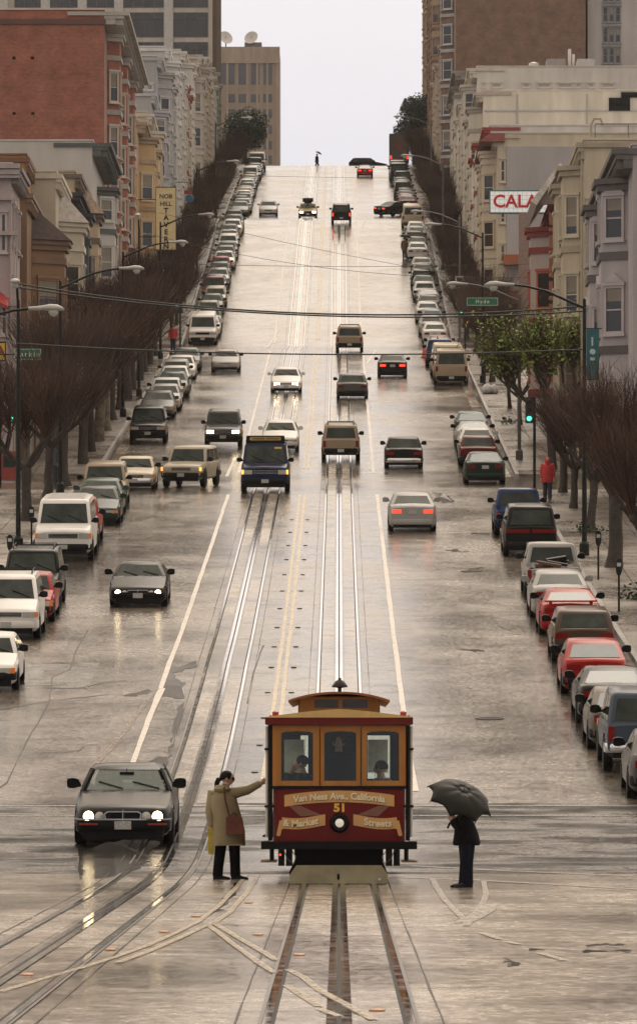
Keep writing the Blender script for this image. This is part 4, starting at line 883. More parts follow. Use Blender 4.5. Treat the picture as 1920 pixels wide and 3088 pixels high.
MB().box(.1, 1.9, -.955, -.9, 1.3, 2.6).build('dark_board', 'canopy_dark', o, 0)
building('white house with flat white roof behind the grey side wall', 1, 431, 452, bz(378, 431), (.6,.58,.56), bays=2, depth=26, trim=(.6,.57,.52), cornice=(.32,.05,.05), cd=.6, roof=M('roof_white', (.75,.73,.74), .5))
o = building('cream white ornate house with red topped bay', 1, 452.5, 471, bz(272, 452.5), (.53,.5,.42), bays=2, depth=20, trim=(.56,.52,.45), cornice=(.45,.4,.35), cd=.7)
zb = elev(452.5); b = MB()
b.box(bx(1836,452)-FR, bx(1900,452)-FR, -.12, -.004, bz(331,452)-zb, bz(292,452)-zb).box(bx(1873,452)-FR, bx(1930,452)-FR, -.13, -.004, bz(291,452)-zb, bz(275,452)-zb); b.build('dark_panel', 'trim_black', o, 0)
b = MB()
for x in (1560, 1770): b.tube([(bx(x,452)-FR,-.1,2),(bx(x,452)-FR,-.1,bz(280,452)-zb)], .05, 6)
b.build('drain_pipe', 'pole_white' if 'pole_white' in MATS else 'lamp_metal', o)
MB().box(.1, 19.8, -.07, -.004, bz(333,452)-zb, bz(329,452)-zb).build('wall_ledge', 'lamp_metal', o, 0)
o = building('long white walled building with a row of small dark windows and roof vents', 1, 472, 509, bz(200, 472), (.55,.525,.485), bays=3, depth=25, trim=(.55,.51,.45), cd=.8, near=tuple((a, c, 250, 263) for a, c in ((1455,1463),(1481,1511),(1575,1597),(1619,1660),(1681,1726),(1736,1751),(1771,1791),(1814,1852))))
zb = elev(472)
for lab, xs in (('round roof vent', (1600,)), ('tall roof pipe', (1715,))):
    pass
b = MB(); hh = bz(200, 472) - zb
b.lathe([(.22,0),(.22,.9),(.42,.95),(.42,1.2),(.1,1.3)], 12, (bx(1610,475)-FR, 4, hh-.45)); b.build('roof_vent', 'sign_white', o)
b = MB(); b.box(bx(1648,475)-FR, bx(1705,475)-FR, 3, 6, hh-.45, hh+1.0); b.build('roof_shed', M('shed_grey', (.38,.35,.33), .7), o, 0)
b = MB(); b.tube([(bx(1718,475)-FR,4,hh-.4),(bx(1718,475)-FR,4,hh+1.9)], .13, 10).tube([(bx(1730,475)-FR,4.2,hh-.4),(bx(1730,475)-FR,4.2,hh+1.5)], .1, 10); b.build('flue', 'sign_white', o)
b = MB(); b.box(bx(1740,475)-FR, bx(1792,475)-FR, 3, 6, hh-.45, hh+1.0); b.build('water_tank', M('tank_white', (.6,.58,.58), .6), o, 0)
building('white corner house with dark cornice before the third crossing on the right', 1, 510, 536.5, bz(208, 510), (.54,.51,.46), bays=2, trim=(.58,.54,.48), cornice=(.3,.27,.24), cd=1.3)
building('tall dark brown brick block with pale bay column', 1, 558.5, 578, 90, (.21,.115,.075), 'brick', bays=1, bayd=1.2, depth=12.3, trim=(.48,.5,.53), cornice=(.48,.5,.53), cd=.3, name='apartment_block', fl=3.4)
o = building('pale concrete block with tall strips of dark windows', 1, 560, 590, 92, (.4,.38,.37), bays=0, xf=23.6, depth=16, cd=0, trim=(.2,.2,.21), name='apartment_block', near=tuple((1816 + k*19, 1833 + k*19, 18 + r*62 - 124, 66 + r*62 - 124) for k in range(3) for r in range(5)))
building('slim tan house above the brown brick block', 1, 579, 610, 72, (.38,.3,.22), bays=2, trim=(.42,.36,.3), cd=.6)
building('tan tower with brick edge and projecting balconies near the crest', 1, 640, 682, 112, (.35,.27,.18), bays=3, bayd=.9, trim=(.28,.17,.12), cornice=(.27,.15,.1), cd=1.4, name='apartment_tower', fl=3.5)
building('brick edged tower just beyond the crest on the right', 1, 705, 745, 118, (.27,.16,.11), bays=2, bayd=.6, trim=(.4,.31,.22), cd=1.0, name='apartment_tower', fl=3.5)
building('beige house under the tan tower on the right', 1, 611, 639, 73.5, (.42,.36,.29), bays=2, trim=(.46,.4,.33), cd=.6)
# ---------------------------------------------------------------- trees
def bare_tree(seed, h=8.5, spread=2.4, trunk_h=3.2, tr=.26, leafy=False, n_tw=30, pale=False):
    """pollarded street tree: knuckled limbs carrying fans of upright twigs; returns (trunk mesh, crown mesh)"""
    g = random.Random(seed); t = MB(); c = MB()
    lean = (g.uniform(-.25, .25), g.uniform(-.2, .2))
    pts = [(lean[0]*k/5 + g.uniform(-.05,.05), lean[1]*k/5 + g.uniform(-.05,.05), trunk_h*k/5 - .1) for k in range(6)]
    t.tube(pts, [tr*1.35, tr*1.02, tr*.95, tr*.9, tr*.95, tr*1.1], 9)
    top = Vector(pts[-1]); knots = []
    nl = g.randint(5, 6)
    for i in range(nl):
        a = 2*math.pi*(i + g.uniform(-.25,.25))/nl; r = spread*g.uniform(.4,.62); z = g.uniform(.7,1.7)
        m = top + Vector((math.cos(a)*r*.5, math.sin(a)*r*.5, z*.35 + g.uniform(-.1,.15))); e = top + Vector((math.cos(a)*r, math.sin(a)*r, z))
        t.tube([top - Vector((0,0,.25)), m, e], [tr*.7, tr*.48, tr*.34], 7)
        t.lathe([(0,-.2),(tr*.42,-.12),(tr*.5,.02),(tr*.36,.14),(0,.2)], 7, e); knots.append(e)
        for _ in range(2):
            e2 = m.lerp(e, g.uniform(.5,.9)) + Vector((g.uniform(-.5,.5), g.uniform(-.5,.5), g.uniform(.4,.9))); t.tube([m.lerp(e,.4), e2], [tr*.36, tr*.2], 6)
            t.lathe([(0,-.12),(tr*.28,0),(0,.12)], 6, e2); knots.append(e2)
    top_z = h
    for k in knots:
        for _ in range(n_tw):
            a = g.uniform(0, 2*math.pi); out = Vector((k.x - top.x, k.y - top.y, 0))
            d = Vector((math.cos(a), math.sin(a), 0)) * abs(g.gauss(0, .4)) + out * .2 + Vector((0,0,1)); d.normalize()
            L_ = min((top_z - k.z) * g.uniform(.45, 1.0), 4.6) / max(.6, d.z); cur = Vector((g.uniform(-.5,.5), g.uniform(-.5,.5), g.uniform(-.1,.1))) * L_ * .32
            w = g.uniform(.009, .017); p0 = k; p1 = k + d*L_*.5 + cur; p2 = k + d*L_ + cur*.6
            c.tube([p0, p1, p2], [w*1.3, w, w*.4], 3, 0 if g.random() < .6 else 1, cap=False)
            for _ in range(3):
                s = g.uniform(.2, .9); q = p0.lerp(p1, s*2) if s < .5 else p1.lerp(p2, s*2-1)
                dd = (d + Vector((g.uniform(-.9,.9), g.uniform(-.9,.9), g.uniform(-.1,.4)))).normalized(); l2 = L_*g.uniform(.12,.38)
                c.tube([q, q + dd*l2], [w*.7, w*.3], 3, 0 if g.random() < .7 else 1, cap=False)
            if leafy:
                for _ in range(7):
                    q = (p0.lerp(p1, g.uniform(.4, 1)) if g.random() < .25 else p1.lerp(p2, g.uniform(-.1, 1.1))) + Vector((g.gauss(0,.25), g.gauss(0,.25), g.gauss(0,.2))); leaf(c, q, g.uniform(.06,.13), g, 2)
            elif g.random() < .015: leaf(c, p2, .05, g, 2)
    return t.mesh('trunk', 'bark_pale' if pale else 'bark', 50), c.mesh('crown', ['twig', 'twig_pale', 'leaf_new'], 0, fix=False)
def leaf(c, q, s, g, m):
    u = Vector((g.uniform(-1,1), g.uniform(-1,1), g.uniform(-.6,.6))).normalized(); v = u.cross(Vector((g.uniform(-1,1), g.uniform(-1,1), g.uniform(.2,1)))).normalized()
    c.add([q - u*s*.9, q - v*s*.55, q + u*s, q + v*s*.55], [(0,1,2,3)], m)
TV = [bare_tree(s, h, sp, th, tr) for s, h, sp, th, tr in ((11, 7.4, 2.7, 2.7, .24), (12, 8.0, 2.5, 3.0, .3), (13, 7.2, 2.9, 2.6, .22), (14, 6.6, 2.4, 2.5, .2))]
TV.append(bare_tree(15, 8.0, 2.4, 3.3, .27, pale=True))
LEAFY = bare_tree(16, 6.2, 3.3, 2.3, .18, leafy=True, n_tw=42)
trng = random.Random(4)
def tree(v, x, y, label, group, scale=1, yaw=None, hidden=False):
    o = thing('street_tree', label, 'tree', (x, y, elev(y) + .13), group)
    o.rotation_euler = (0, 0, trng.uniform(0, 6.28) if yaw is None else yaw); o.scale = (scale, scale, scale * trng.uniform(.94, 1.06))
    link('trunk', v[0], o); link('crown', v[1], o); return o
GL, GR = 'bare street trees on the left pavement', 'bare street trees on the right pavement'
left1 = [(222, 0, .85), (238, 3, .95), (250.5, 1, 1.02)]
for i, (y, v, s) in enumerate(left1): tree(TV[v], -11.75, y, f'bare brown street tree, {["first", "second", "third"][i]} from the left frame edge beside the near meters', GL, s)
for i, y in enumerate([272, 281, 289, 298, 307, 317, 327, 337, 348, 358, 368, 379]):
    tree(TV[4] if i in (2, 3) else TV[trng.randrange(4)], -11.8, y, f'bare brown pollarded tree, {ORD[i]} uphill of the second crossing on the left pavement', GL, trng.uniform(.92, 1.08))
for i, y in enumerate(range(417, 536, 10)): tree(TV[trng.randrange(4)], -11.8, y, f'bare brown pollarded tree, {ORD[i]} uphill of Hyde on the left pavement', GL, trng.uniform(.6, .75) if y < 540 else trng.uniform(.5, .62))
for i, y in enumerate(range(563, 683, 10)): tree(TV[trng.randrange(4)], -11.8, y, f'bare brown pollarded tree, {ORD[i]} uphill of the third crossing on the left pavement', GL, trng.uniform(.6, .75) if y < 540 else trng.uniform(.5, .62))
for y, v, s, w in ((168, 1, .78, 'at the right frame edge above the weeds'), (181, 0, .8, 'with forked limbs beside the red spoiler car'), (196, 1, .84, 'beside the loaded pickup'), (215, 3, .8, 'beside the dark minivan'), (230, 0, .62, 'beside the blue pickup'), (241, 1, .56, 'last before the second crossing')):
    tree(TV[v], 9.15 if y > 190 else 9.5, y, f'bare brown street tree {w} on the right pavement', GR, s)
for i, y in enumerate((268, 303, 318)): tree(LEAFY, (9.7, 9.3, 9.2)[i], y, f'street tree in fresh yellow green leaf, {ORD[i]} uphill on the right below Hyde', 'leafing trees on the right', (1.08, .66, .6)[i])
for i, y in enumerate((346, 357, 366, 376, 384)): tree(TV[trng.randrange(4)], 9.0, y, f'bare brown pollarded tree, {ORD[i]} beyond the leafing trees on the right', GR, .72)
for i, y in enumerate(range(416, 536, 9)): tree(TV[trng.randrange(4)], 9.0, y, f'bare brown pollarded tree, {ORD[i]} uphill of Hyde on the right pavement', GR, trng.uniform(.58, .72))
for i, y in enumerate(range(563, 683, 9)): tree(TV[trng.randrange(4)], 9.0, y, f'bare brown pollarded tree, {ORD[i]} uphill of the third crossing on the right pavement', GR, trng.uniform(.5, .62))
def evergreen(label, x, y, zc, rx, rz, seed):
    g = random.Random(seed); o = thing('evergreen_tree', label, 'tree', (x, y, elev(y) + .1)); t = MB(); zb = elev(y) + .1; zc -= zb
    t.tube([(0,0,-.2),(.1,0,zc*.5),(0,.1,zc)], [.4,.32,.2], 9)
    for i in range(6): a = i*1.05; t.tube([(0,0,zc-rz*.5),(math.cos(a)*rx*.6, math.sin(a)*rx*.6, zc+g.uniform(-.2,.5)*rz)], [.16,.05], 6)
    t.build('trunk', 'bark', o)
    c = MB(); lumps = [(Vector((g.uniform(-.62,.62)*rx, g.uniform(-.62,.62)*rx, zc + g.uniform(-.55,.6)*rz)), g.uniform(.3,.52)*rx) for _ in range(26)]
    for p, r in lumps:
        for _ in range(330):
            d = Vector((g.gauss(0,1), g.gauss(0,1), g.gauss(0,1))).normalized(); leaf(c, p + d*r*g.uniform(.6,1.08), g.uniform(.1,.22), g, 0)
    c.build('crown', 'leaf_dark', o, 0, fix=False)
evergreen('dark round evergreen tree against the tan tower, left of the crest', bx(735,700), 700, bz(393,700), 2.9, 2.3, 1)
evergreen('dark round evergreen tree beside the brown truck, right of the crest', bx(1250,692), 692, bz(352,692), 2.7, 3.0, 2)
def weeds(x, y, label, n=160, r=.6):
    g = random.Random(int(y)); c = MB()
    for _ in range(n): leaf(c, Vector((g.gauss(0,r*.5), g.gauss(0,r*.5), abs(g.gauss(0,.22)))), g.uniform(.05,.11), g, 0)
    o = c.build('weed_clump', 'weed', None, 0, (x, y, elev(y) + .15), fix=False); tag(o, label, 'plant', 'green weeds round the right pavement trees')
weeds(9.5, 168, 'green weeds round the tree at the right frame edge'); weeds(9.3, 181, 'green weeds under the forked tree by the red spoiler car'); weeds(9.1, 215, 'green weeds round the tree beside the dark minivan', 110); weeds(8.6, 303, 'green weeds under the nearest leafing tree', 80, .4)
# ---------------------------------------------------------------- street lamps
def lamp(side, y, label, pole_x=None, hgt=9.0, arm=2.4, dark=True, direction=None):
    px = (KL - .45 if side < 0 else KR + .5) if pole_x is None else pole_x
    o = thing('street_lamp', label, 'street lamp', (px, y, elev(y) + .13), 'street lamps along the street'); s = -side
    MB().lathe([(.17,0),(.17,.4),(.09,.5),(.075,hgt*.5),(.055,hgt-.5),(0,hgt-.45)], 10).build('pole', 'pole_green' if dark else 'pole_grey', o)
    if direction is None: dx, dy = s, 0
    else: dx, dy = direction
    MB().tube([(0,0,hgt-.8),(dx*.55*arm,dy*.55*arm,hgt-.22),(dx*.82*arm,dy*.82*arm,hgt-.06),(dx*(arm+.1),dy*(arm+.1),hgt)], [.05,.045,.04,.04], 8).build('arm', 'pole_green' if dark else 'pole_grey', o)
    a = math.atan2(dy, dx); hd = thing; b = MB()
    rs = []
    for t_, w, zt, zb_ in ((0,.06,.05,-.05),(.28,.085,.07,-.06),(.42,.1,.09,-.05),(.62,.17,.13,-.07),(.85,.165,.11,-.08),(.98,.1,.04,-.07),(1.03,.02,-.01,-.06)):
        rs.append([(t_, w*math.cos(q)*1.0, (zt if math.sin(q) > 0 else -zb_) * math.sin(q)) for q in [2*math.pi*k/12 for k in range(12)]])
    h_ = b.rings(rs).build('lamp_head', 'lamp_metal', o, 60, (dx*arm, dy*arm, hgt)); h_.rotation_euler = (0, 0, a)
    l = MB(); l.lathe([(.0,-.24),(.09,-.21),(.145,-.13),(.15,-.06),(0,-.05)], 14, (.72,0,0)).build('lens', 'lamp_lens', h_, 60)
    return o
for y, w in ((170, 'at the left frame edge beside the mauve house'), (240, 'before the second crossing, left side'), (310, 'halfway between second crossing and Hyde, left side'), (375, 'left side just below Hyde'), (471, 'left side halfway up beyond Hyde'), (542, 'left side at the third crossing')):
    lamp(-1, y, f'cobra head street lamp {w}', hgt=9.2)
for y, w, d in ((202, 'over the right lanes on the pole with the teal banner', True), (275, 'with thin arm just left of the Hyde sign', False), (345, 'right side below Hyde', True), (411, 'right side at Hyde corner', False), (477, 'right side halfway up beyond Hyde', False), (538, 'right side at the third crossing', False)):
    lamp(1, y, f'cobra head street lamp {w}', dark=d, hgt=9.3 if y != 275 else 8.2)
lamp(-1, 205, 'street lamp seen end on at the left edge holding the cables', pole_x=-11.15, hgt=bz(862,205)-elev(205)-.13, arm=1.2, direction=(0, -1))
lamp(-1, 330, 'thin street lamp seen end on before the tan bay house', pole_x=bx(419,330), hgt=bz(665,330)-elev(330), arm=1.2, direction=(0, -1))
# ---------------------------------------------------------------- signs
def flat_text(body, size, X, Y, Z, mat, parent, bold=.0, align='CENTER', space=1, name='lettering', depth=.006): return text_mesh(body, size, lambda c: Vector((X + c.x, Y - c.z, Z + c.y)), mat, name, parent, depth, bold, align, space)
o = thing('tavern_sign', 'tall cream blade sign reading NOB HILL TAVERN above the left pavement', 'sign', (bx(500,412), 412, bz(752,412)))
w, h = 60*412/F, 187*412/F
MB().box(-w/2, w/2, -.1, .1, 0, h).build('sign_board', M('sign_cream', (.66,.57,.32), .55, var=.1), o, 0)
b = MB(); 
for x0, x1, z0, z1 in ((-w/2-.03,-w/2-.002,-.03,h+.03),(w/2+.002,w/2+.03,-.03,h+.03),(-w/2,w/2,h+.002,h+.05),(-w/2,w/2,-.07,-.002)): b.box(x0,x1,-.12,.12,z0,z1)
b.box(-w/2-1.9,-w/2-.032,-.03,.03,h*.8,h*.8+.06).box(-w/2-1.9,-w/2-.032,-.03,.03,h*.2,h*.2+.06).box(-w/2+.08,w/2-.02,-.08,.08,-.75,-.1); b.build('sign_frame', 'pole_green', o, 0)
M('letter_black', (.02,.018,.02), .6)
flat_text('NOB', .42, 0, -.1, h*.855, 'letter_black', o, .012); flat_text('HILL', .42, 0, -.1, h*.735, 'letter_black', o, .012)
for i, ch in enumerate('TAVERN'): flat_text(ch, .5, .02, -.1, h*(.625 - i*.115), 'letter_black', o, .022)
o = thing('market_sign', 'white pole sign with red letters CALA half behind the white gable', 'sign', (bx(1579,392), 392, elev(392)))
zb = elev(392); x0, x1, z0, z1 = bx(1478,392)-bx(1579,392), 2.6, bz(640,392)-zb, bz(577,392)-zb
b = MB(); b.box(-.34,.34,-.3,.3,-.5,z0-.003); b.build('pole', 'pole_brown', o, 0)
b = MB(); b.box(x0,x1,-.25,.25,z0,z1); b.build('sign_box', 'sign_white_lit', o, 0)
b = MB()
for a_, b_, c_, d_ in ((x0-.06,x1+.06,z1+.002,z1+.08),(x0-.06,x1+.06,z0-.08,z0-.002),(x0-.06,x0-.002,z0,z1)): b.box(a_,b_,-.28,.28,c_,d_)
b.build('sign_frame', M('frame_teal', (.08,.2,.22), .5), o, 0)
b = MB()
for k in range(1, 16): x = x0+(x1-x0)*k/16; b.box(x-.008,x+.008,-.262,-.252,z0,z1)
for k in range(1, 5): z = z0+(z1-z0)*k/5; b.box(x0,x1,-.2615,-.2535,z-.008,z+.008)
b.build('grid', M('grid_grey', (.42,.5,.55), .5), o, 0)
M('letter_red', (.62,.025,.02), .5)
flat_text('CALA', 1.18, x0+.16, -.27, (z0+z1)/2, 'letter_red', o, .025, 'LEFT', 1.0, depth=.03)
def street_sign(body, px0, px1, py0, py1, y, label, post, arm_x):
    X0, X1, Z0, Z1 = bx(px0,y), bx(px1,y), bz(py1,y), bz(py0,y); cx_ = (X0+X1)/2; gz = elev(y)
    o = thing('street_sign', label, 'street sign', (post, y, gz))
    MB().box(X0-post, X1-post, -.02, .02, Z0-gz, Z1-gz).build('sign_plate', 'sign_green', o, 0)
    b = MB(); e = .035
    for a in ((X0-post-e,X0-post,Z0-gz-e,Z1-gz+e),(X1-post,X1-post+e,Z0-gz-e,Z1-gz+e),(X0-post,X1-post,Z1-gz,Z1-gz+e),(X0-post,X1-post,Z0-gz-e,Z0-gz)): b.box(a[0],a[1],-.024,.018,a[2],a[3])
    b.build('border', M('border_pale', (.35,.5,.42), .5), o, 0)
    MB().tube([(0,.11,-.2),(0,.11,Z1-gz+.15)], .06, 8).tube([(0,.06,(Z0+Z1)/2-gz),(X1-post if X1 < post else X0-post,.06,(Z0+Z1)/2-gz)], .03, 6).build('post', 'pole_green', o)
    flat_text(body, (Z1-Z0)*.78, cx_-post, -.022, (Z0+Z1)/2-gz, M('letter_pale', (.6,.68,.62), .5).name, o, .004, space=1.35)
street_sign('Hyde', 1409, 1499, 899, 919, 341, 'green street sign reading Hyde on the right', 8.42, 0)
street_sign('Larkin', 46, 121, 1054, 1082, 245, 'green street sign reading Larkin at the left frame edge', -14.3, 0)
o = thing('shop_sign', 'yellow sign with a dark letter A cut by the left frame edge', 'sign', (bx(2,250), 250, bz(1085,250)))
MB().box(-.35, .18, -.05, .05, 0, .72).build('sign_board', M('sign_yellow', (.7,.45,.04), .5), o, 0)
MB().box(-.4,.22,-.06,.06,.723,.78).box(-.4,.22,-.06,.06,-.06,-.003).box(.183,.22,-.06,.06,-.003,.723).box(-.05,.03,.02,.08,-bz(1085,250)+elev(250),-.063).build('sign_frame', 'trim_black', o, 0)
flat_text('A', .6, -.02, -.052, .36, M('letter_maroon', (.2,.03,.02), .5).name, o, .02)
o = thing('banner', 'teal banner hanging on the near right lamp pole', 'banner', (KR + .5, 202, elev(202)))
zb = elev(202); b = MB(); X0, X1 = bx(1753,202)-KR-.5, bx(1787,202)-KR-.5
b.box(.08, .5, -.02, .02, bz(1142,202)-zb, bz(992,202)-zb); b.build('cloth', M('banner_teal', (.012,.12,.14), .6, var=.2), o, 0)
MB().tube([(0,0,bz(990,202)-zb),(.6,0,bz(990,202)-zb)], .02, 6).tube([(0,0,bz(1144,202)-zb),(.5,0,bz(1144,202)-zb)], .02, 6).build('bracket', 'pole_green', o)
b = MB(); zc = bz(1060,202)-zb; b.lathe([(.0,-.03),(.09,-.026),(.1,-.022),(0,-.021)], 12, (.28,0,zc), 'Y'); b.box(.2,.36,-.03,-.021,zc-.3,zc-.2); b.box(.24,.3,-.03,-.021,zc+.2,zc+.5); b.build('banner_mark', M('mark_pale', (.45,.55,.55), .6), o, 0)
def wordless_sign(px, py0, py1, y, w, label):
    gz = elev(y); x = bx(px,y); o = thing('parking_sign', label, 'sign', (x, y, gz))
    MB().tube([(0,0,0),(0,0,bz(py0,y)-gz)], .035, 8).build('post', 'pole_grey', o)
    MB().box(-w/2,w/2,-.05,-.036,bz(py1,y)-gz,bz(py0,y)-gz).build('sign_plate', 'sign_white', o, 0)
    h = bz(py0,y)-bz(py1,y); z = bz(py1,y)-gz; MB().box(-w*.35,w*.35,-.056,-.0503,z+h*.62,z+h*.85).box(-w*.3,w*.3,-.056,-.0503,z+h*.2,z+h*.32).build('sign_mark', 'trim_black', o, 0)
wordless_sign(1385, 832, 872, 386, .55, 'white parking sign on a thin post on the right below the cream houses')
# traffic signals
def signal(px, py, y, label, x=None, lit='sig_green', pole=True, ped=None):
    x = bx(px,y) if x is None else x; gz = elev(y)+.13; z = bz(py,y)-gz; o = thing('traffic_signal', label, 'traffic light', (x, y, gz), 'traffic lights at the crossings')
    b = MB(); b.box(-.16,.16,-.1,.14,z-.18,z+.88); b.build('housing', M('signal_green', (.012,.035,.025), .5), o, 0)
    for k, m in ((0, lit),(1,'trim_black'),(2,'trim_black')):
        MB().lathe([(0,-.115),(.09,-.112),(.105,-.104),(.105,-.09)], 14, (0,0,z+k*.33), 'Y').build('lamp', m, o, 40)
        MB().tube([(0,-.1,z+k*.33+.12),(0,-.3,z+k*.33+.09)], [.05,.02], 6).build('visor', 'trim_black', o)
    if pole: MB().tube([(.22,.05,0),(.22,.05,z+.9)], .06, 8).build('pole', 'pole_green', o)
    if ped: MB().box(.3,.62,-.1,.1,z-.75,z-.4).build('pedestrian_box', 'signal_green', o, 0); MB().box(.34,.58,-.115,-.1,z-.71,z-.44).build('pedestrian_lamp', 'sig_amber', o, 0)
signal(1595, 1262, 243.2, 'traffic light showing green on the right pavement at the second crossing')
signal(35, 1263, 243.2, 'traffic light showing green at the left frame edge, second crossing')
signal(533, 923, 391, 'traffic light showing green on the left at Hyde')
signal(1392, 943, 389, 'traffic light showing green on the right at Hyde above a lit pedestrian lamp', ped=True)
# overhead cables
def cable(pts, y, r, label, n=24, name='overhead_cable'):
    P = [(bx(px,y), y, bz(py,y)) for px, py in pts]
    q = []
    for k in range(n + 1):                       # quadratic through three points
        t = k / n; a, b_, c = [Vector(p) for p in P]
        tm_ = (b_.x - a.x) / (c.x - a.x); z = a.z*(t-tm_)*(t-1)/((0-tm_)*(0-1)) + b_.z*t*(t-1)/(tm_*(tm_-1)) + c.z*t*(t-tm_)/((1)*(1-tm_))
        q.append((a.x+(c.x-a.x)*t, y, z))
    o = MB().tube(q, r, 5).build(name, 'wire', None, 60); tag(o, label, 'cable')
cable([(55,855),(1022,947),(1768,922)], 203, .03, 'upper thick black cable of the pair across the street at mid height')
cable([(55,866),(1022,953),(1768,937)], 203.4, .028, 'lower thick black cable of the pair across the street at mid height')
cable([(50,1035),(800,1066),(1764,1053)], 203.2, .026, 'single black cable crossing below the Hyde sign pair of cables')
for p, y, l in (([(430,790),(1022,803),(1592,795)], 345, 'thin cable over the road between Hyde and the beige sport utility'), ([(620,524),(900,532),(1330,536)], 480, 'thin cable crossing highest up near the crest'), ([(480,640),(850,728),(1420,835)], 391, 'thin cable sagging diagonally above Hyde'), ([(430,700),(1022,812),(1600,835)], 346, 'thin cable just below the Hyde one, slanting right')):
    cable(p, y, .014, l)
# small street things
def meter(x, y, label):
    o = thing('parking_meter', label, 'parking meter', (x, y, elev(y)+.13), 'parking meters on the pavements')
    MB().tube([(0,0,0),(0,0,1.15)], .032, 8).build('post', 'trim_black', o)
    MB().rings([[(a*sx, b_*.06, z) for a, b_ in ((-1,-1),(1,-1),(1,1),(-1,1))] for sx, z in ((.05,1.1),(.085,1.2),(.1,1.4),(.09,1.52),(.04,1.58))]).build('meter_head', 'pole_green', o, 40)
    MB().box(-.06,.06,-.066,-.058,1.36,1.47).build('dial', 'lamp_glass', o, 0)
meter(bx(30,188), 188, 'parking meter nearest the left frame edge beside the black sport utility'); meter(bx(95,204), 204, 'parking meter beside the white van with ribbed roof')
for y, w in ((176, 'beside the red spoiler car'), (190, 'beside the loaded pickup')): meter(8.35, y, f'parking meter on the right pavement {w}')
def cone(x, y, label, z=0):
    o = thing('traffic_cone', label, 'traffic cone', (x, y, elev(y)+z), 'orange traffic cones near Hyde')
    MB().lathe([(.16,.03),(.13,.1),(.035,.85),(0,.86)], 14).build('cone_body', M('cone_orange', (.75,.08,.015), .45), o, 40); MB().box(-.2,.2,-.2,.2,.004,.03).build('base', 'cone_orange', o, 0)
g_ = gp(1278, 1078); cone(g_.x, g_.y, 'orange traffic cone on the road beside the blue pickup'); cone(6.2, 371.4, 'orange traffic cone standing in front of the blue pickup', .9)
b = MB()
for x, y, r in ((0,0,.34),(.38,.3,.3),(.1,.6,.32)): b.lathe([(r*.5,0),(r,.12),(r*.95,.3),(r*.5,.5),(r*.12,.58),(r*.2,.68),(0,.66)], 10, (x,y,0))
tag(b.build('trash_bags', M('bag_white', (.6,.6,.62), .3), None, 60, (8.35, 333, elev(333)+.14)), 'white tied rubbish bags heaped on the right kerb below the tan van', 'rubbish')
o = thing('news_box', 'red newspaper box behind the left trees at the frame edge', 'newspaper box', (bx(28,256), 256, elev(256)+.13)); MB().prism([(-.35,0),(.35,0),(.35,1.1),(.28,1.25),(-.28,1.25),(-.35,1.1)], -.25, .25, 'XZ').build('cabinet', M('box_red', (.3,.045,.03), .5), o, 0); MB().box(-.25,.25,-.262,-.25,.55,1.05).build('window', 'glass_dark', o, 0)
o = thing('festoon', 'red and blue bunting sign beyond the tavern sign on the left', 'sign', (bx(568,470), 470, bz(605,470))); MB().box(-.35,.3,-.06,.06,.55,.85).build('red_panel', 'box_red', o, 0); MB().lathe([(0,-.05),(.3,-.04),(.34,.05),(0,.06)], 12, (.1,0,.2), 'Y').build('blue_disc', M('disc_blue', (.04,.13,.26), .5), o, 0); MB().tube([(0,0,.86),(0,0,1.5),(-1.9,0,1.5)], .03, 6).build('bracket', 'pole_green', o)
o = thing('vertical_sign', 'narrow tall red sign on the cream house left of the crest', 'sign', (bx(541,508), 508, bz(560,508))); MB().box(-.2,.2,-.12,.12,0,230*508/F).build('sign_board', M('sign_salmon', (.42,.17,.13), .6), o, 0); MB().box(-1.6,-.203,-.03,.03,1,1.08).box(-1.6,-.203,-.03,.03,5,5.08).build('bracket', 'pole_green', o, 0)
# ---------------------------------------------------------------- people
def skin_mesh(joints, edges, sub=1):
    """one continuous surface grown on a skeleton: joints = [(x, y, z, radius)], first is the pelvis root"""
    me = bpy.data.meshes.new('skeleton'); me.from_pydata([j[:3] for j in joints], edges, [])
    o = bpy.data.objects.new('skeleton', me); COL.objects.link(o); md = o.modifiers.new('skin', 'SKIN'); md.use_smooth_shade = True
    if not me.skin_vertices: me.skin_vertices.new()
    for v, j in zip(me.skin_vertices[0].data, joints): v.radius = (j[3], j[3])
    me.skin_vertices[0].data[0].use_root = True
    if sub: s = o.modifiers.new('sub', 'SUBSURF'); s.levels = sub; s.render_levels = sub
    dg = bpy.context.evaluated_depsgraph_get(); r = bpy.data.meshes.new_from_object(o.evaluated_get(dg)); bpy.data.objects.remove(o); bpy.data.meshes.remove(me); return r
def head_parts(mb, c, yaw, s=1):
    """skull with nose, brow, chin and ears; facing yaw (0 = +X), measured from the head's centre"""
    ca, sa = math.cos(yaw), math.sin(yaw); n, m = 14, 10; rs = []
    for i in range(m + 1):
        t = math.pi * i / m; ring = []
        for k in range(n):
            a = 2*math.pi*k/n; x = math.sin(t)*math.cos(a)*.098; y = math.sin(t)*math.sin(a)*.076; z = math.cos(t)*.118
            if x > 0 and z < -.02: y *= .82 + z; x *= 1 - .25*max(0, -z-.06)/.06
            if x > .07 and abs(y) < .03 and -.045 < z < .02: x += .024 * (1 - abs(z + .02)/.05)
            if x < 0 and z < -.05: x *= .7
            ring.append((c[0] + (x*ca - y*sa)*s, c[1] + (x*sa + y*ca)*s, c[2] + z*s))
        rs.append(ring)
    mb.rings(rs)
    for sd_ in (-1, 1): mb.lathe([(0,-.012),(.02,-.01),(.028,0),(.02,.01),(0,.012)], 8, (c[0] + (-.005*ca - sd_*.08*sa)*s, c[1] + (-.005*sa + sd_*.08*ca)*s, c[2]-.01), 'Y')
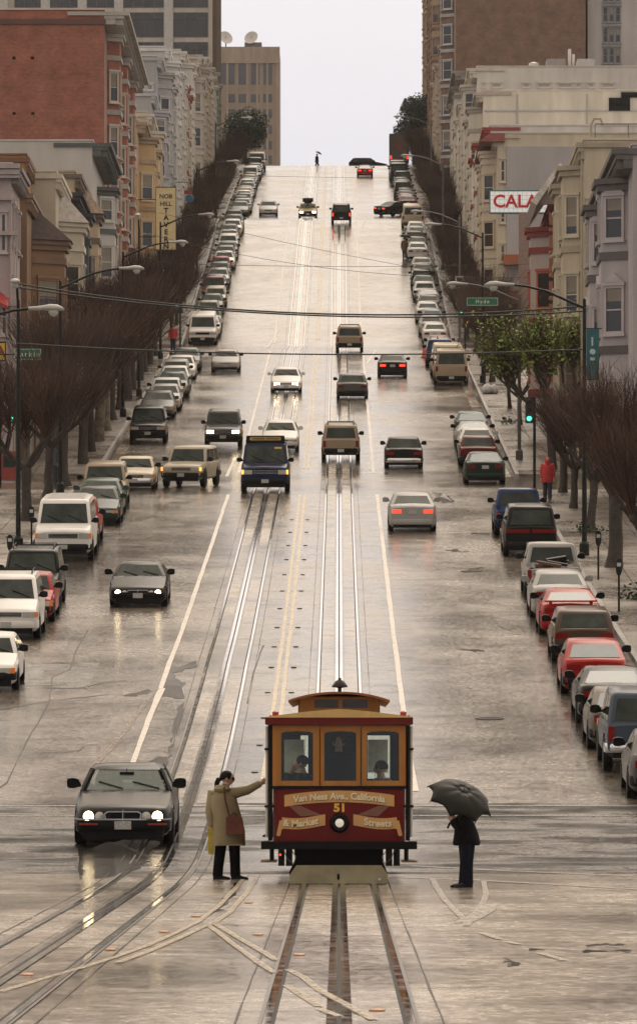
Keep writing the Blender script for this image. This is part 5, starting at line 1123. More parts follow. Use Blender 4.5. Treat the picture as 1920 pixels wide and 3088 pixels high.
def person(label, loc, P, coat, trousers, hair='hair', coat_len=.8, yaw=0, group=None, hood=None, face=0, hold=None, scale=1, extra=None):
    """P: joint positions (x, y, z) by name, metres from the feet"""
    o = thing('person', label, 'person', loc, group); S = scale
    J = {k: Vector(v) * S for k, v in P.items()}
    for q in ('toL', 'toR'): J[q].z = max(.022*S, J[q].z - .028*S)
    names = ['hip','waist','chest','neck','head','shL','elL','wrL','haL','shR','elR','wrR','haR','hpL','knL','anL','toL','hpR','knR','anR','toR']
    rad = dict(hip=.13,waist=.12,chest=.14,neck=.055,head=.075,shL=.065,elL=.048,wrL=.032,haL=.034,shR=.065,elR=.048,wrR=.032,haR=.034,hpL=.09,knL=.06,anL=.03,toL=.016,hpR=.09,knR=.06,anR=.03,toR=.016)
    js = [(*J[n], rad[n]*S) for n in names]; ix = {n: i for i, n in enumerate(names)}
    ed = [(ix[a], ix[b]) for a, b in (('hip','waist'),('waist','chest'),('chest','neck'),('neck','head'),('chest','shL'),('shL','elL'),('elL','wrL'),('wrL','haL'),('chest','shR'),('shR','elR'),('elR','wrR'),('wrR','haR'),('hip','hpL'),('hpL','knL'),('knL','anL'),('anL','toL'),('hip','hpR'),('hpR','knR'),('knR','anR'),('anR','toR'))]
    for w, h, cl in (('wrL','haL',1),('wrR','haR',1)):        # five fingers
        d = (J[h] - J[w]).normalized(); sidev = d.cross(Vector((0,1,0))); sidev = sidev.normalized() if sidev.length > .1 else Vector((1,0,0)); up = sidev.cross(d)
        for k, ln in enumerate((.07,.08,.075,.06)):
            b0 = J[h] + sidev*(k-1.5)*.02*S; i0 = len(js); js.append((*(b0 + d*ln*.5*S), .009*S)); js.append((*(b0 + d*ln*.8*S + up*ln*.5*S), .008*S)); ed += [(ix[h], i0), (i0, i0+1)]
        i0 = len(js); js.append((*(J[h] + sidev*-.05*S + up*.02*S), .01*S)); js.append((*(J[h] + sidev*-.055*S + d*.04*S + up*.04*S), .009*S)); ed += [(ix[w], i0), (i0, i0+1)]
    body = skin_mesh(js, ed); mb = MB()
    mb.add([v.co[:] for v in body.vertices], [tuple(p.vertices) for p in body.polygons]); head_parts(mb, J['head'] + Vector((0,0,.02))*S, face, S)
    mb.build('body', 'skin', o, 80)
    # coat: rings round the spine, sleeves, collar
    c = MB(); g = random.Random(len(label)); rs = []
    top, hem = J['neck'].z - .02*S, coat_len*S
    spine = [(J['hip'].z - .5*S, J['hip']), (J['hip'].z, J['hip']), (J['waist'].z, J['waist']), (J['chest'].z, J['chest']), (J['neck'].z, J['neck'])]
    prof = extra or [(0, .235, .175), (.3, .215, .165), (.55, .19, .145), (.8, .205, .14), (.93, .165, .11), (1, .075, .07)]
    for t, wx, wy in prof:
        z = hem + (top - hem)*t; x = lin(z, [(a, p.x) for a, p in spine]); y = lin(z, [(a, p.y) for a, p in spine]); cy, sy = math.cos(yaw), math.sin(yaw); ring = []
        for k in range(20):
            a = 2*math.pi*k/20; f = 1 + .035*math.sin(a*5 + t*4) * (1 - t*.5); u, v = math.cos(a)*wx*f*S, math.sin(a)*wy*f*S; ring.append((x + u*cy - v*sy, y + u*sy + v*cy, z + .012*math.sin(a*3)*(t < .1)))
        rs.append(ring)
    c.rings(rs)
    for s in 'LR':
        a, b_, w = J['sh'+s], J['el'+s], J['wr'+s]; q = a.lerp(J['chest'], .35)
        pts = [q, a, a.lerp(b_, .5), b_, b_.lerp(w, .5), w]; c.tube(pts, [.09*S, .095*S, .08*S, .072*S, .062*S, .055*S], 12)
    c.build('coat', coat, o, 60)
    t = MB()
    for s in 'LR': t.tube([J['hp'+s] + Vector((0,0,.1*S)), J['hp'+s], J['kn'+s], J['an'+s].lerp(J['kn'+s], .3), J['an'+s] - Vector((0,0,.03*S))], [.12*S,.115*S,.088*S,.08*S,.082*S], 12)
    t.build('trousers', trousers, o, 60)
    for s in 'LR':
        a, b_ = J['an'+s], J['to'+s]; d = (b_ - a); d.z = 0; d = d.normalized(); sv = Vector((-d.y, d.x, 0)); rs = []
        for u, w, h in ((-.07,.03,.07),(-.05,.045,.1),(.03,.046,.1),(.1,.05,.06),(.17,.045,.045),(.205,.02,.03)):
            p = Vector((a.x, a.y, 0)) + d*u*S; zz = min(a.z, b_.z) - .055*S; zz = max(zz, 0); rs.append([tuple(p + sv*w*S*m_ + Vector((0,0,zz + q_*h*S))) for m_, q_ in ((-1,0),(1,0),(1,.6),(.5,1),(-.5,1),(-1,.6))])
        MB().rings(rs).build('shoe', 'trim_black', o, 50)
    if hood: 
        h = MB(); h.lathe([(0,.15),(.07,.13),(.11,.06),(.12,-.02),(.115,-.1),(.13,-.17),(.1,-.19)], 14, J['head'] - Vector((math.cos(face)*.025, math.sin(face)*.025, 0))); h.build('hood', hood, o, 60)
    else:
        h = MB(); hc = J['head'] + Vector((-math.cos(face)*.022, -math.sin(face)*.022, .045))*S; rs = []
        for i in range(7):
            t_ = math.pi*i/6*.62; rs.append([(hc.x + math.sin(t_)*math.cos(a)*.108*S, hc.y + math.sin(t_)*math.sin(a)*.095*S, hc.z + math.cos(t_)*.105*S) for a in [2*math.pi*k/14 for k in range(14)]])
        h.rings(rs).build('hair', hair, o, 60)
    return o, J
def stand(sp=.09, face=math.pi/2, stride=0.0):
    """upright pose facing `face`"""
    f = Vector((math.cos(face), math.sin(face), 0)); s = Vector((-f.y, f.x, 0)); V = lambda a, b, z: tuple(s*a + f*b + Vector((0,0,z)))
    return dict(hip=V(0,0,.93),waist=V(0,0,1.1),chest=V(0,0,1.32),neck=V(0,.01,1.5),head=V(0,.03,1.61),shL=V(.18,0,1.42),elL=V(.25,-.02,1.13),wrL=V(.25,.06,.9),haL=V(.25,.09,.82),shR=V(-.18,0,1.42),elR=V(-.25,-.02,1.13),wrR=V(-.25,.06,.9),haR=V(-.25,.09,.82),
        hpL=V(sp,0,.88),knL=V(sp,stride*.5+.02,.48),anL=V(sp,stride,.09),toL=V(sp,stride+.15,.05),hpR=V(-sp,0,.88),knR=V(-sp,-stride*.3+.02,.48),anR=V(-sp,-stride,.09+abs(stride)*.15),toR=V(-sp,-stride+.15,.05))
M('coat_beige', (.3,.25,.145), .85, var=.14, scale=5); M('navy', (.008,.01,.022), .8, var=.2, spec=.1); M('jet', (.004,.004,.005), .8, spec=.1); M('jacket_dark', (.006,.006,.007), .8, var=.2, spec=.1)
# woman in the beige coat reaching for the cable car
wf = dict(hip=(.03,0,.9),waist=(-.01,0,1.06),chest=(-.06,0,1.28),neck=(-.03,0,1.46),head=(.02,0,1.585),shL=(-.22,.02,1.37),elL=(-.265,.0,1.08),wrL=(-.25,-.03,.86),haL=(-.245,-.03,.8),
    shR=(.1,.02,1.37),elR=(.33,.02,1.42),wrR=(.535,.02,1.53),haR=(.58,.02,1.565),hpL=(-.06,0,.86),knL=(-.1,.02,.47),anL=(-.145,.02,.09),toL=(-.02,.01,.05),hpR=(.11,-.02,.86),knR=(.125,-.02,.47),anR=(.14,-.02,.09),toR=(.29,-.04,.05))
wx_, wy_ = -1.78, 93.4; wz_ = elev(wy_) + .004
w_, J = person('woman in a long beige coat with ponytail, arm stretched to the cable car', (wx_, wy_, wz_), wf, 'coat_beige', 'jet', coat_len=.55, yaw=.25, face=-.15,
    extra=[(0,.275,.17),(.25,.262,.17),(.5,.235,.16),(.72,.225,.16),(.88,.2,.14),(.96,.13,.11),(1,.085,.085)])
h = MB(); h.tube([(-.075,-.01,1.6),(-.13,-.02,1.59),(-.155,-.02,1.53),(-.185,-.02,1.44)], [.025,.042,.04,.008], 8); h.build('ponytail', 'hair', w_)
h = MB(); h.lathe([(.0,.07),(.1,.06),(.135,.0),(.1,-.05),(.02,-.06)], 14, (-.07,-.05,1.44)); h.build('coat_hood', 'coat_beige', w_, 60)
MB().box(.085,.122,-.075,.03,1.58,1.625).build('sunglasses', 'trim_black', w_, 0)
MB().box(-.14,.26,-.19,-.178,.545,.57).build('hem_fold', 'coat_beige', w_, 0)
o = thing('handbag', 'red brown leather shoulder bag hanging behind the woman in beige', 'bag', (wx_, wy_ - .24, wz_))
b = MB(); b.rings([[(x, y, z) for x, y in ((cx_-w2,-.06),(cx_+w2,-.06),(cx_+w2,.05),(cx_-w2,.05))] for cx_, w2, z in ((.13,.14,.725),(.14,.145,.75),(.135,.135,.9),(.125,.13,.98),(.125,.1,1.01))]); b.build('bag_body', M('leather_red', (.18,.035,.015), .45, var=.3, scale=8), o, 50)
MB().tube([(.05,.02,1.0),(-.01,.02,1.22),(-.04,.04,1.45),(-.02,.16,1.5)], .014, 6).tube([(.06,.0,.99),(.12,0,1.07),(.19,0,.99)], .018, 6).build('strap', M('leather_dark', (.09,.02,.012), .5), o)
o = thing('yellow_bag', 'long folded yellow bag held in the hand of the woman in beige', 'bag', (wx_ - .245, wy_ - .04, wz_))
MB().rings([[(x*w2, y*.035, z) for x, y in ((-1,-1),(1,-1),(1,1),(-1,1))] for w2, z in ((.03,.4),(.045,.43),(.05,.6),(.05,.76),(.035,.8),(.02,.82))]).build('bag_body', M('bag_yellow', (.5,.4,.03), .5, var=.25, scale=9), o, 50)
# man under the black umbrella
mf = dict(hip=(.0,0,.72),waist=(-.01,0,.84),chest=(-.035,0,1.0),neck=(-.06,0,1.13),head=(-.1,0,1.22),shL=(-.03,-.12,1.06),elL=(-.1,-.17,.88),wrL=(-.2,-.1,1.02),haL=(-.235,-.07,1.08),shR=(-.04,.13,1.06),elR=(-.1,.17,.88),wrR=(-.2,.06,.99),haR=(-.235,.03,1.04),
    hpL=(.02,-.07,.7),knL=(.01,-.07,.38),anL=(.02,-.06,.08),toL=(-.13,-.08,.045),hpR=(-.01,.07,.7),knR=(-.01,.07,.38),anR=(-.04,.06,.08),toR=(-.19,.06,.045))
mx_, my_ = 1.92, 88.9; mz_ = elev(my_) + .004
m_, J = person('man in dark jacket and navy trousers standing under a black umbrella', (mx_, my_, mz_), mf, 'jacket_dark', 'navy', coat_len=.645, yaw=0, face=math.pi,
    extra=[(0,.2,.2),(.06,.21,.2),(.35,.185,.18),(.65,.155,.17),(.85,.13,.16),(.95,.09,.11),(1,.06,.07)])
MB().box(-.155,-.15,-.05,.02,.92,1.08).build('shirt_front', M('shirt_beige', (.5,.42,.3), .7), m_, 0)
def umbrella(label, loc, apex, axis, R_, depth, shaft, col, name='umbrella', ribs=8):
    o = thing(name, label, 'umbrella', loc); ax = Vector(axis).normalized(); ap = Vector(apex); u = ax.cross(Vector((0,0,1))).normalized(); v = ax.cross(u)
    b = MB(); n = ribs * 4; rs = []
    for i in range(1, 9):
        t = i / 8; ring = []
        for k in range(n):
            a = 2*math.pi*k/n; ph = (k % 4) / 4; sag = 1 - (.085*t)*math.sin(math.pi*ph)*2
            r = R_*math.sin(t*1.25)/math.sin(1.25)*sag; d = depth*(1-math.cos(t*1.35))/(1-math.cos(1.35)) - (.05*t*math.sin(math.pi*ph))
            ring.append(ap + (u*math.cos(a)+v*math.sin(a))*r - ax*d)
        rs.append(ring)
    b.rings(rs, 0, False); b.add([ap - ax*.002] + [tuple(p) for p in rs[0]], [(0, k+1, (k+1) % n + 1) for k in range(n)])
    c = b.build('canopy', col, o, 22); sm = c.modifiers.new('thickness', 'SOLIDIFY'); sm.thickness = .004
    rb = MB()
    for k in range(ribs):
        pts = [rs[i][k*4] - ax*.008 for i in range(8)]; rb.tube(pts + [pts[-1] - ax*.02], .005, 5)
    rb.build('ribs', 'trim_black', o)
    MB().tube([ap + ax*.075, ap, ap - ax*shaft], [.006,.009,.009], 8).build('shaft', 'pole_grey', o); MB().tube([ap - ax*shaft, ap - ax*(shaft+.1)], .016, 8).build('handle', 'trim_black', o)
    return o
ax = (.33,-.5,.8)
M('umbrella_black', (.008,.0085,.006), .55, var=.2, scale=6, spec=.2)
apv = Vector((-.235,-.05,1.08)) + Vector(ax).normalized()*.6; apv = Vector((-.045, apv.y, 1.475))
umbrella('open black umbrella tilted over the man by the cable car', (mx_, my_, mz_), apv, ax, .53, .21, .62, 'umbrella_black')
# small figures up the street
M('coat_red', (.5,.03,.025), .6); M('coat_tan', (.16,.1,.06), .7); M('blue_jeans', (.02,.025,.045), .75); M('coat_blue', (.05,.07,.1), .7)
p, _ = person('person in hooded bright red jacket walking on the right pavement', (8.3, 235, elev(235)+.15), stand(face=-math.pi/2, stride=.12), 'coat_red', 'blue_jeans', coat_len=.72, face=-math.pi/2, hood='coat_red', extra=[(0,.25,.2),(.3,.25,.2),(.6,.24,.18),(.85,.22,.16),(1,.1,.09)])
p, _ = person('person in brown coat walking up the road beside parked cars with umbrella', (5.45, 491, elev(491)+.01), stand(face=math.pi/2, stride=.15), 'coat_tan', 'blue_jeans', coat_len=.62, face=math.pi/2)
umbrella('dark umbrella over the person in brown coat beside the parked cars', (5.45, 491, elev(491)), (.1,.1,2.02), (.15,0,1), .55, .25, .75, 'umbrella_black')
p, _ = person('person in black striding across the road on the crest', (bx(955,690), 690, elev(690)+.01), stand(face=0, stride=.3), 'jet', 'jet', coat_len=.75, face=0)
umbrella('dark umbrella held forward by the person crossing on the crest', (bx(955,690), 690, elev(690)), (.28,0,1.98), (.5,0,1), .42, .2, .5, 'umbrella_black')
p, _ = person('person in blue grey jacket under umbrella behind the left trees', (bx(158,250), 250, elev(250)+.14), stand(face=-math.pi/2, stride=.1), 'coat_blue', 'blue_jeans', coat_len=.8, face=-math.pi/2)
umbrella('black umbrella half hidden by the trunks on the left pavement', (bx(158,250), 250, elev(250)), (-.25,-.1,1.95), (-.2,-.2,1), .5, .25, .7, 'umbrella_black')
p, _ = person('person in red on the left pavement below Hyde', (bx(522,386), 386, elev(386)+.14), stand(face=-math.pi/2), 'coat_red', 'blue_jeans', coat_len=.8, face=-math.pi/2)
# ---------------------------------------------------------------- the cable car
M('car_maroon', (.13,.008,.006), .4, var=.12, scale=3, spec=.2); M('car_wood', (.42,.185,.045), .45, var=.16, scale=5, stretch=(1,1,.2), spec=.25); M('car_fascia', (.13,.01,.008), .4, var=.1, spec=.2)
M('canvas_tan', (.6,.4,.15), .5, var=.12); M('ribbon_gold', (.55,.31,.11), .45, var=.08); M('ribbon_fold', (.19,.075,.05), .5); M('letter_cream', (.75,.64,.42), .45); M('letter_gold', (.75,.42,.07), .4); M('letter_shade', (.03,.012,.01), .5)
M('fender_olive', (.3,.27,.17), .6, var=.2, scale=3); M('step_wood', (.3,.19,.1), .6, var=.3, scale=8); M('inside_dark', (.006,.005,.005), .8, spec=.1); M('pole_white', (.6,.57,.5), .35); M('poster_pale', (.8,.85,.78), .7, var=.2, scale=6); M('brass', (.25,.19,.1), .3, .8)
M('roof_edge', (.27,.09,.03), .45); M('panel_dark', (.05,.045,.04), .6, var=.3)
YC = 91.0; cc = thing('cable_car', 'maroon and wood cable car numbered 51 heading for Van Ness on the right track', 'cable car', (0, YC, elev(YC)))
k = .001862
def CXr(x): return (x - 748) * k
def CZr(y): return (1792 - y) * k
Ln = 9.0
# lower front dash with rounded corners, side panels
b = MB(); r = .1
out = [(-1.02, Ln-.1), (-1.02, r), (-1.02+r*.3, r*.3), (-1.02+r, 0), (1.02-r, 0), (1.02-r*.3, r*.3), (1.02, r), (1.02, Ln-.1)]
inn = [(.98/1.02*x, y+.04) for x, y in out]
b.rings([[(x, y, z) for x, y in out] for z in (CZr(1440), CZr(985))], 0, False, False)
b.rings([[(x*.96, y+.04, z) for x, y in out] for z in (CZr(1440), CZr(985))], 0, False, False); b.build('dash_panel', 'car_maroon', cc, 30)
MB().box(-1.04,1.04,-.02,.05,CZr(1000),CZr(976)).box(-1.045,-1.0,.05,Ln-.1,CZr(1000),CZr(976)).box(1.0,1.045,.05,Ln-.1,CZr(1000),CZr(976)).build('dash_rail', 'trim_black', cc, 0)
# window band
b = MB(); zt, zb_ = CZr(470), CZr(976); wz0, wz1 = CZr(930), CZr(520)
wins_ = [(CXr(268),CXr(533)), (CXr(625),CXr(890)), (CXr(978),CXr(1245))]
b.box(-1.02,1.02,-.012,.06,wz1+.005,zt).box(-1.02,1.02,-.012,.06,zb_+.002,wz0-.005)
edges = [-1.02] + [q for w in wins_ for q in w] + [1.02]
for i in range(0, 8, 2): b.box(edges[i], edges[i+1], -.012, .06, wz0-.004, wz1+.004)
for x0, x1 in wins_:       # arched window heads, inner frames, mouldings
    b.prism([(x0, wz1+.003), (x0, wz1-.035), (x0+.06, wz1-.012), ((x0+x1)/2, wz1-.002), (x1-.06, wz1-.012), (x1, wz1-.035), (x1, wz1+.003)], .0, .055, 'XZ')
    for a_ in (x0-.055, x1+.035): b.box(a_, a_+.02, -.022, -.0125, zb_+.02, zt-.06)
for x in (CXr(588), CXr(930)): b.box(x-.006, x+.006, -.018, -.0125, zb_+.01, zt-.02, 1)
b.box(-1.0, 1.0, -.03, -.0125, zt-.05, zt-.035)
b.build('window_frame', ['car_wood', 'trim_black'], cc, 0)
for x0, x1 in wins_: MB().box(x0-.003, x1+.003, .02, .028, wz0-.003, wz1+.003).build('window', 'window_glass', cc, 0)
# side frames: corner posts, open section posts, benches, rear bulkhead with bright windows
b = MB()
for s in (-1, 1):
    for y in (.03, 1.5, 3.0, 4.2): b.box(s*1.0-.03, s*1.0+.03, y, y+.08, zb_, zt)
    b.box(s*1.0-.02, s*1.0+.02, 4.2, Ln-.15, zb_, wz0+.1); b.box(s*1.0-.03, s*1.0+.03, .1, Ln-.2, zt-.12, zt)
    for y in (5.4, 6.8, 8.2): b.box(s*1.0-.03, s*1.0+.03, y, y+.1, wz0, zt)
b.build('side_frame', 'car_wood', cc, 0)
b = MB(); b.box(-.97,.97,0.06,Ln-.2,CZr(1440),CZr(1415)); b.build('floor', 'step_wood', cc, 0)
b = MB(); yb = 4.3
b.box(-.97,-.62,yb,yb+.05,.72,zt).box(-.5,-.36,yb,yb+.05,.72,zt).box(.3,.46,yb,yb+.05,.72,zt).box(.82,.97,yb,yb+.05,.72,zt).box(-.62,.97,yb,yb+.05,.72,1.62).box(-.97,.97,yb,yb+.05,wz1-.05,zt).box(-.357,.297,yb-.02,yb+.03,.75,zt-.03); b.build('bulkhead', 'inside_dark', cc, 0)
for x, s_ in ((-.72, 1), (.62, 1)):
    o = MB().box(x-.16, x+.16, 3.6, 3.62, 1.72, 2.25).build('notice', 'poster_pale', cc, 0)
for s in (-1, 1):
    MB().box(s*.62-.32, s*.62+.32, .9, 4.0, 1.05, 1.12).box(s*.93-.02, s*.93+.03, .9, 4.0, 1.12, 1.5).box(s*.62-.3, s*.62+.3, 1.0, 3.9, .72, 1.045).build('bench', 'step_wood', cc, 0)
MB().tube([(-.05,1.9,.72),(-.05,1.9,1.75),(-.05,1.75,1.9)], .03, 8).tube([(.1,2.0,.72),(.12,2.0,1.7)], .025, 8).build('grip_lever', 'trim_black', cc)
# fascia, roof, clerestory, bell
b = MB(); b.box(-1.14,1.14,-.12,.04,CZr(463),CZr(408)).box(-1.14,-1.0,.043,Ln-.05,CZr(463),CZr(408)).box(1.0,1.14,.043,Ln-.05,CZr(463),CZr(408)).box(-1.05,1.05,-.06,.02,CZr(472),CZr(463.5)); b.build('fascia', 'car_fascia', cc, 0)
def arc(w, zl, zc, n=14, fl=1.6): return [(w*(2*i/n-1), zl + (zc-zl)*(1-abs(2*i/n-1)**fl)) for i in range(n+1)]
b = MB(); a1 = arc(1.15, CZr(405), CZr(338), 16, 1.35)
b.rings([[(x, y, z) for x, z in a1] + [(x*.99, y, CZr(409)) for x, z in a1[::-1]] for y in (-.14, .1, Ln-.1, Ln+.05)]); b.build('lower_roof', 'canvas_tan', cc, 40)
b = MB(); cw = CXr(1078); cz0, cz1 = CZr(375), CZr(232)
b.box(-cw, cw, .35, Ln-.5, cz0, cz1, 0)
for x in (-cw, CXr(525), CXr(748), CXr(975)):
    w = (CXr(540)-(-cw)) if x == -cw else .06
    x0 = {-cw: -cw, CXr(525): CXr(525), CXr(748): CXr(742), CXr(975): CXr(985)}[x]; x1 = {-cw: CXr(525), CXr(525): CXr(543), CXr(748): CXr(776), CXr(975): cw}[x]
    b.box(x0+.001, x1-.001, .315, .348, cz0, cz1, 1)
b.box(-cw, cw, .32, .349, cz1-.05, cz1-.003, 1).box(-cw, cw, .31, .349, cz0-.02, cz0+.09, 1)
for s in (-1, 1):
    for j in range(9): b.box(s*cw-.02, s*cw+.02, .5+j*.95, .6+j*.95, cz0, cz1, 1)
b.build('clerestory', ['panel_dark', 'car_wood'], cc, 0)
for x0, x1 in ((CXr(543),CXr(742)),(CXr(776),CXr(985))): MB().box(x0, x1, .325, .345, cz0+.092, cz1-.052).build('clerestory_window', M('clerestory_glass', (.07,.06,.05), .15, var=.25, scale=3), cc, 0)
b = MB(); a2 = arc(CXr(1168), CZr(262), CZr(193), 18, 2.2)
b.rings([[(x, y, z) for x, z in a2] + [(x, y, z-.035) for x, z in a2[::-1]] for y in (.02, .3, Ln-.5, Ln-.2)]); b.build('clerestory_roof', 'roof_edge', cc, 40)
b = MB(); q = (0.01, .9, 0)
b.lathe([(.03,CZr(200)),(.03,CZr(160)),(.05,CZr(155)),(.122,CZr(150)),(.125,CZr(142)),(.1,CZr(122)),(.07,CZr(100)),(.03,CZr(90)),(.018,CZr(72)),(0,CZr(70))], 20, q); b.build('bell', M('bell_iron', (.03,.025,.02), .4, .5), cc, 50)
for x in (CXr(222), CXr(1280)):
    b = MB(); b.lathe([(.035,0),(.05,.03),(.05,.08),(.02,.1),(0,.1)], 10, (x, -.05, CZr(406))); b.box(x+.06,x+.1,-.05,-.01,CZr(406),CZr(390)); b.box(x-.09,x-.06,-.05,-.01,CZr(406),CZr(388)); b.build('marker_lamp', M('marker_red', (.4,.045,.03), .4), cc, 40)
# headlight
b = MB(); hc = (CXr(752), 0, CZr(1283)); b.lathe([(.0,.02),(.145,.02),(.15,-.03),(.135,-.09),(.115,-.11),(.085,-.105),(.075,-.08),(.0,-.08)], 24, hc, 'Y'); hl_ = b.build('headlight', 'trim_black', cc, 30)
b = MB(); b.lathe([(.068,-.085),(.065,-.11),(.04,-.125),(0,-.13)], 18, hc, 'Y'); b.build('lens', M('lens_bright', (.75,.72,.6), .15, emit=.35), hl_, 50)
b = MB()
for x in (585, 745, 915): b.box(CXr(x)-.003, CXr(x)+.003, -.0035, .002, CZr(1432), CZr(1000))
for x in range(230, 1300, 88):
    for z in (1008, 1424): b.lathe([(.008,-.006),(.006,-.009),(0,-.01)], 6, (CXr(x), 0, CZr(z)), 'Y')
b.build('dash_seams', M('seam_dark', (.03,.004,.004), .5), cc, 0)
# painted ribbons and lettering on the dash
def ribbon(pts, hgt, mat, name, y=-.004, t=.004):
    up = [(CXr(x), CZr(yy - hgt/2)) for x, yy in pts]; dn = [(CXr(x), CZr(yy + hgt/2)) for x, yy in pts]; b = MB(); n = len(pts)
    vs = [(x, y-t, z) for x, z in up] + [(x, y-t, z) for x, z in dn]; vs += [(x, y+.002, z) for x, _, z in vs]
    fs = []
    for i in range(n-1): fs += [(i, i+1, n+i+1, n+i), (i, 2*n+i, 2*n+i+1, i+1), (n+i, n+i+1, 3*n+i+1, 3*n+i)]
    fs += [(0, n, 3*n, 2*n), (n-1, 3*n-1, 4*n-1, 2*n-1)]; b.add(vs, fs); return b.build(name, mat, cc, 0)
top_c = lambda x: 1062 + 38 * ((x - 750) / 455) ** 2
ribbon([(295 + i*91, top_c(295 + i*91)) for i in range(11)], 96, 'ribbon_gold', 'ribbon', -.006)
for sgn in (-1, 1):
    X = lambda x: 750 + sgn*(x - 750)
    b = MB(); qd = [(X(1170),1140),(X(1075),1140),(X(900),1215),(X(1070),1228)]; b.prism([(CXr(x), CZr(y_)) for x, y_ in qd], -.008, -.001, 'XZ'); b.build('ribbon_fold', 'ribbon_fold', cc, 0)
low = lambda x: 1268 + 22*math.sin((abs(x-750)-115)/415*math.pi*1.15 - .6)
ribbon([(866 + i*40, low(866 + i*40)) for i in range(10)], 92, 'ribbon_gold', 'ribbon', -.006); ribbon([(634 - i*40, low(634 - i*40)) for i in range(10)][::-1], 92, 'ribbon_gold', 'ribbon', -.006)
for sgn in (-1, 1):
    X = lambda x: 750 + sgn*(x - 750); MB().prism([(CXr(X(a)), CZr(c)) for a, c in ((1205,1262),(1245,1262),(1268,1365),(1272,1385),(1250,1395),(1236,1380),(1228,1335),(1205,1330))], -.013, -.001, 'XZ').build('ribbon_tail', 'ribbon_gold', cc, 0)
def curved(body, size, cx_, fn, mat, name, y, dx=0, dz=0, bold=.006, space=1):
    def f(c):
        px = cx_ + c.x / k; s = (fn(px + 5) - fn(px - 5)) / 10; return Vector((CXr(px) + dx, y - c.z, CZr(fn(px)) + c.y + dz))
    return text_mesh(body, size, f, mat, name, cc, .003, bold, 'CENTER', space)
for nm, mat, dx, dz, y in (('lettering_shade', 'letter_shade', .007, -.008, -.014), ('lettering', 'letter_cream', 0, 0, -.019)):
    curved('Van Ness Ave., California', .142, 750, top_c, mat, nm, y, dx, dz, space=.97)
    curved('& Market', .142, 430, low, mat, nm, y, dx, dz); curved('Streets', .15, 1070, low, mat, nm, y, dx, dz)
text_mesh('51', .17, lambda c: Vector((CXr(755) + c.x*1.15, -.012 - c.z, CZr(1160) + c.y)), 'letter_gold', 'number', cc, .004, .008)
# bumper, underframe, fender, steps, grab poles
b = MB(); b.box(-1.2,1.2,-.22,-.02,CZr(1500),CZr(1436)).box(-1.2,-1.08,-.02,1.2,CZr(1500),CZr(1440)).box(1.08,1.2,-.02,1.2,CZr(1500),CZr(1440)); b.build('bumper', M('bumper_black', (.006,.006,.006), .6, bump=.2, scale=8, spec=.12), cc, 0)
b = MB(); b.prism([(CXr(375),CZr(1495)),(CXr(1115),CZr(1495)),(CXr(1110),CZr(1600)),(CXr(1150),CZr(1700)),(CXr(1140),CZr(1745)),(CXr(340),CZr(1745)),(CXr(335),CZr(1690)),(CXr(385),CZr(1590))], .0, 8.4, 'XZ'); b.build('underframe', 'inside_dark', cc, 0)
b = MB(); b.prism([(CXr(395),CZr(1632)),(CXr(1098),CZr(1632)),(CXr(1150),CZr(1705)),(CXr(1150),CZr(1785)),(CXr(338),CZr(1785)),(CXr(338),CZr(1715))], -.16, -.12, 'XZ', 0); b.prism([(CXr(742)+.022*math.cos(t*.524), CZr(1728)+.034*math.sin(t*.524)*1.6) for t in range(12)], -.166, -.161, 'XZ', 1)
b.lathe([(0,-.166),(.022,-.164),(.022,-.16)], 10, (CXr(1082),0,CZr(1748)), 'Y', 2); b.build('fender_board', ['fender_olive', 'trim_black', 'lamp_glass'], cc, 0)
for s in (-1, 1):
    x = s*1.09; MB().box(x-.12, x+.12, .1, 1.6, CZr(1612), CZr(1598)).build('step', 'step_wood', cc, 0)
    MB().tube([(x-.05*s,.3,CZr(1500)),(x-.05*s,.3,CZr(1600))], .035, 6).tube([(x-.2*s,.1,CZr(1500)),(x-.2*s,.1,CZr(1640))], .05, 6).box(x-.32*s-.05, x-.32*s+.05, 0, .15, CZr(1640), CZr(1500)).build('step_hanger', 'trim_black', cc, 0)
    MB().tube([(s*.86,.0,CZr(1500)),(s*.8,-.03,CZr(1580)),(s*.7,-.02,CZr(1620)),(s*.66,0,CZr(1560)),(s*.74,.02,CZr(1510))], .008, 5).build('air_hose', 'pole_grey', cc)
    xp = s*1.115
    for y in (.1, 1.5, 3.0): 
        MB().tube([(xp,y,CZr(1400)),(xp,y,CZr(480))], .022, 8).build('grab_pole', 'pole_white', cc)
    MB().tube([(s*1.06,.06,CZr(1430)),(s*1.06,.06,CZr(470))], .035, 8).build('corner_post', 'trim_black', cc)
    for z in (670, 1145): MB().box(min(s*1.0,s*1.15), max(s*1.0,s*1.15), .05, .16, CZr(z+10), CZr(z-10)).build('pole_bracket', 'trim_black', cc, 0)
    for y in (.6, 7.6):
        for xx in (s*.535,): MB().lathe([(.12,-.04),(.3,-.04),(.33,-.02),(.33,.04),(.12,.04)], 18, axis='X').build('wheel', 'trim_black', cc, 40, (xx, y + .6, .33))
MB().lathe([(0,-.02),(.016,-.016),(.018,0)], 10, (CXr(262),-.23,CZr(1545)), 'Y').build('red_lamp', 'red_lit', cc, 40)
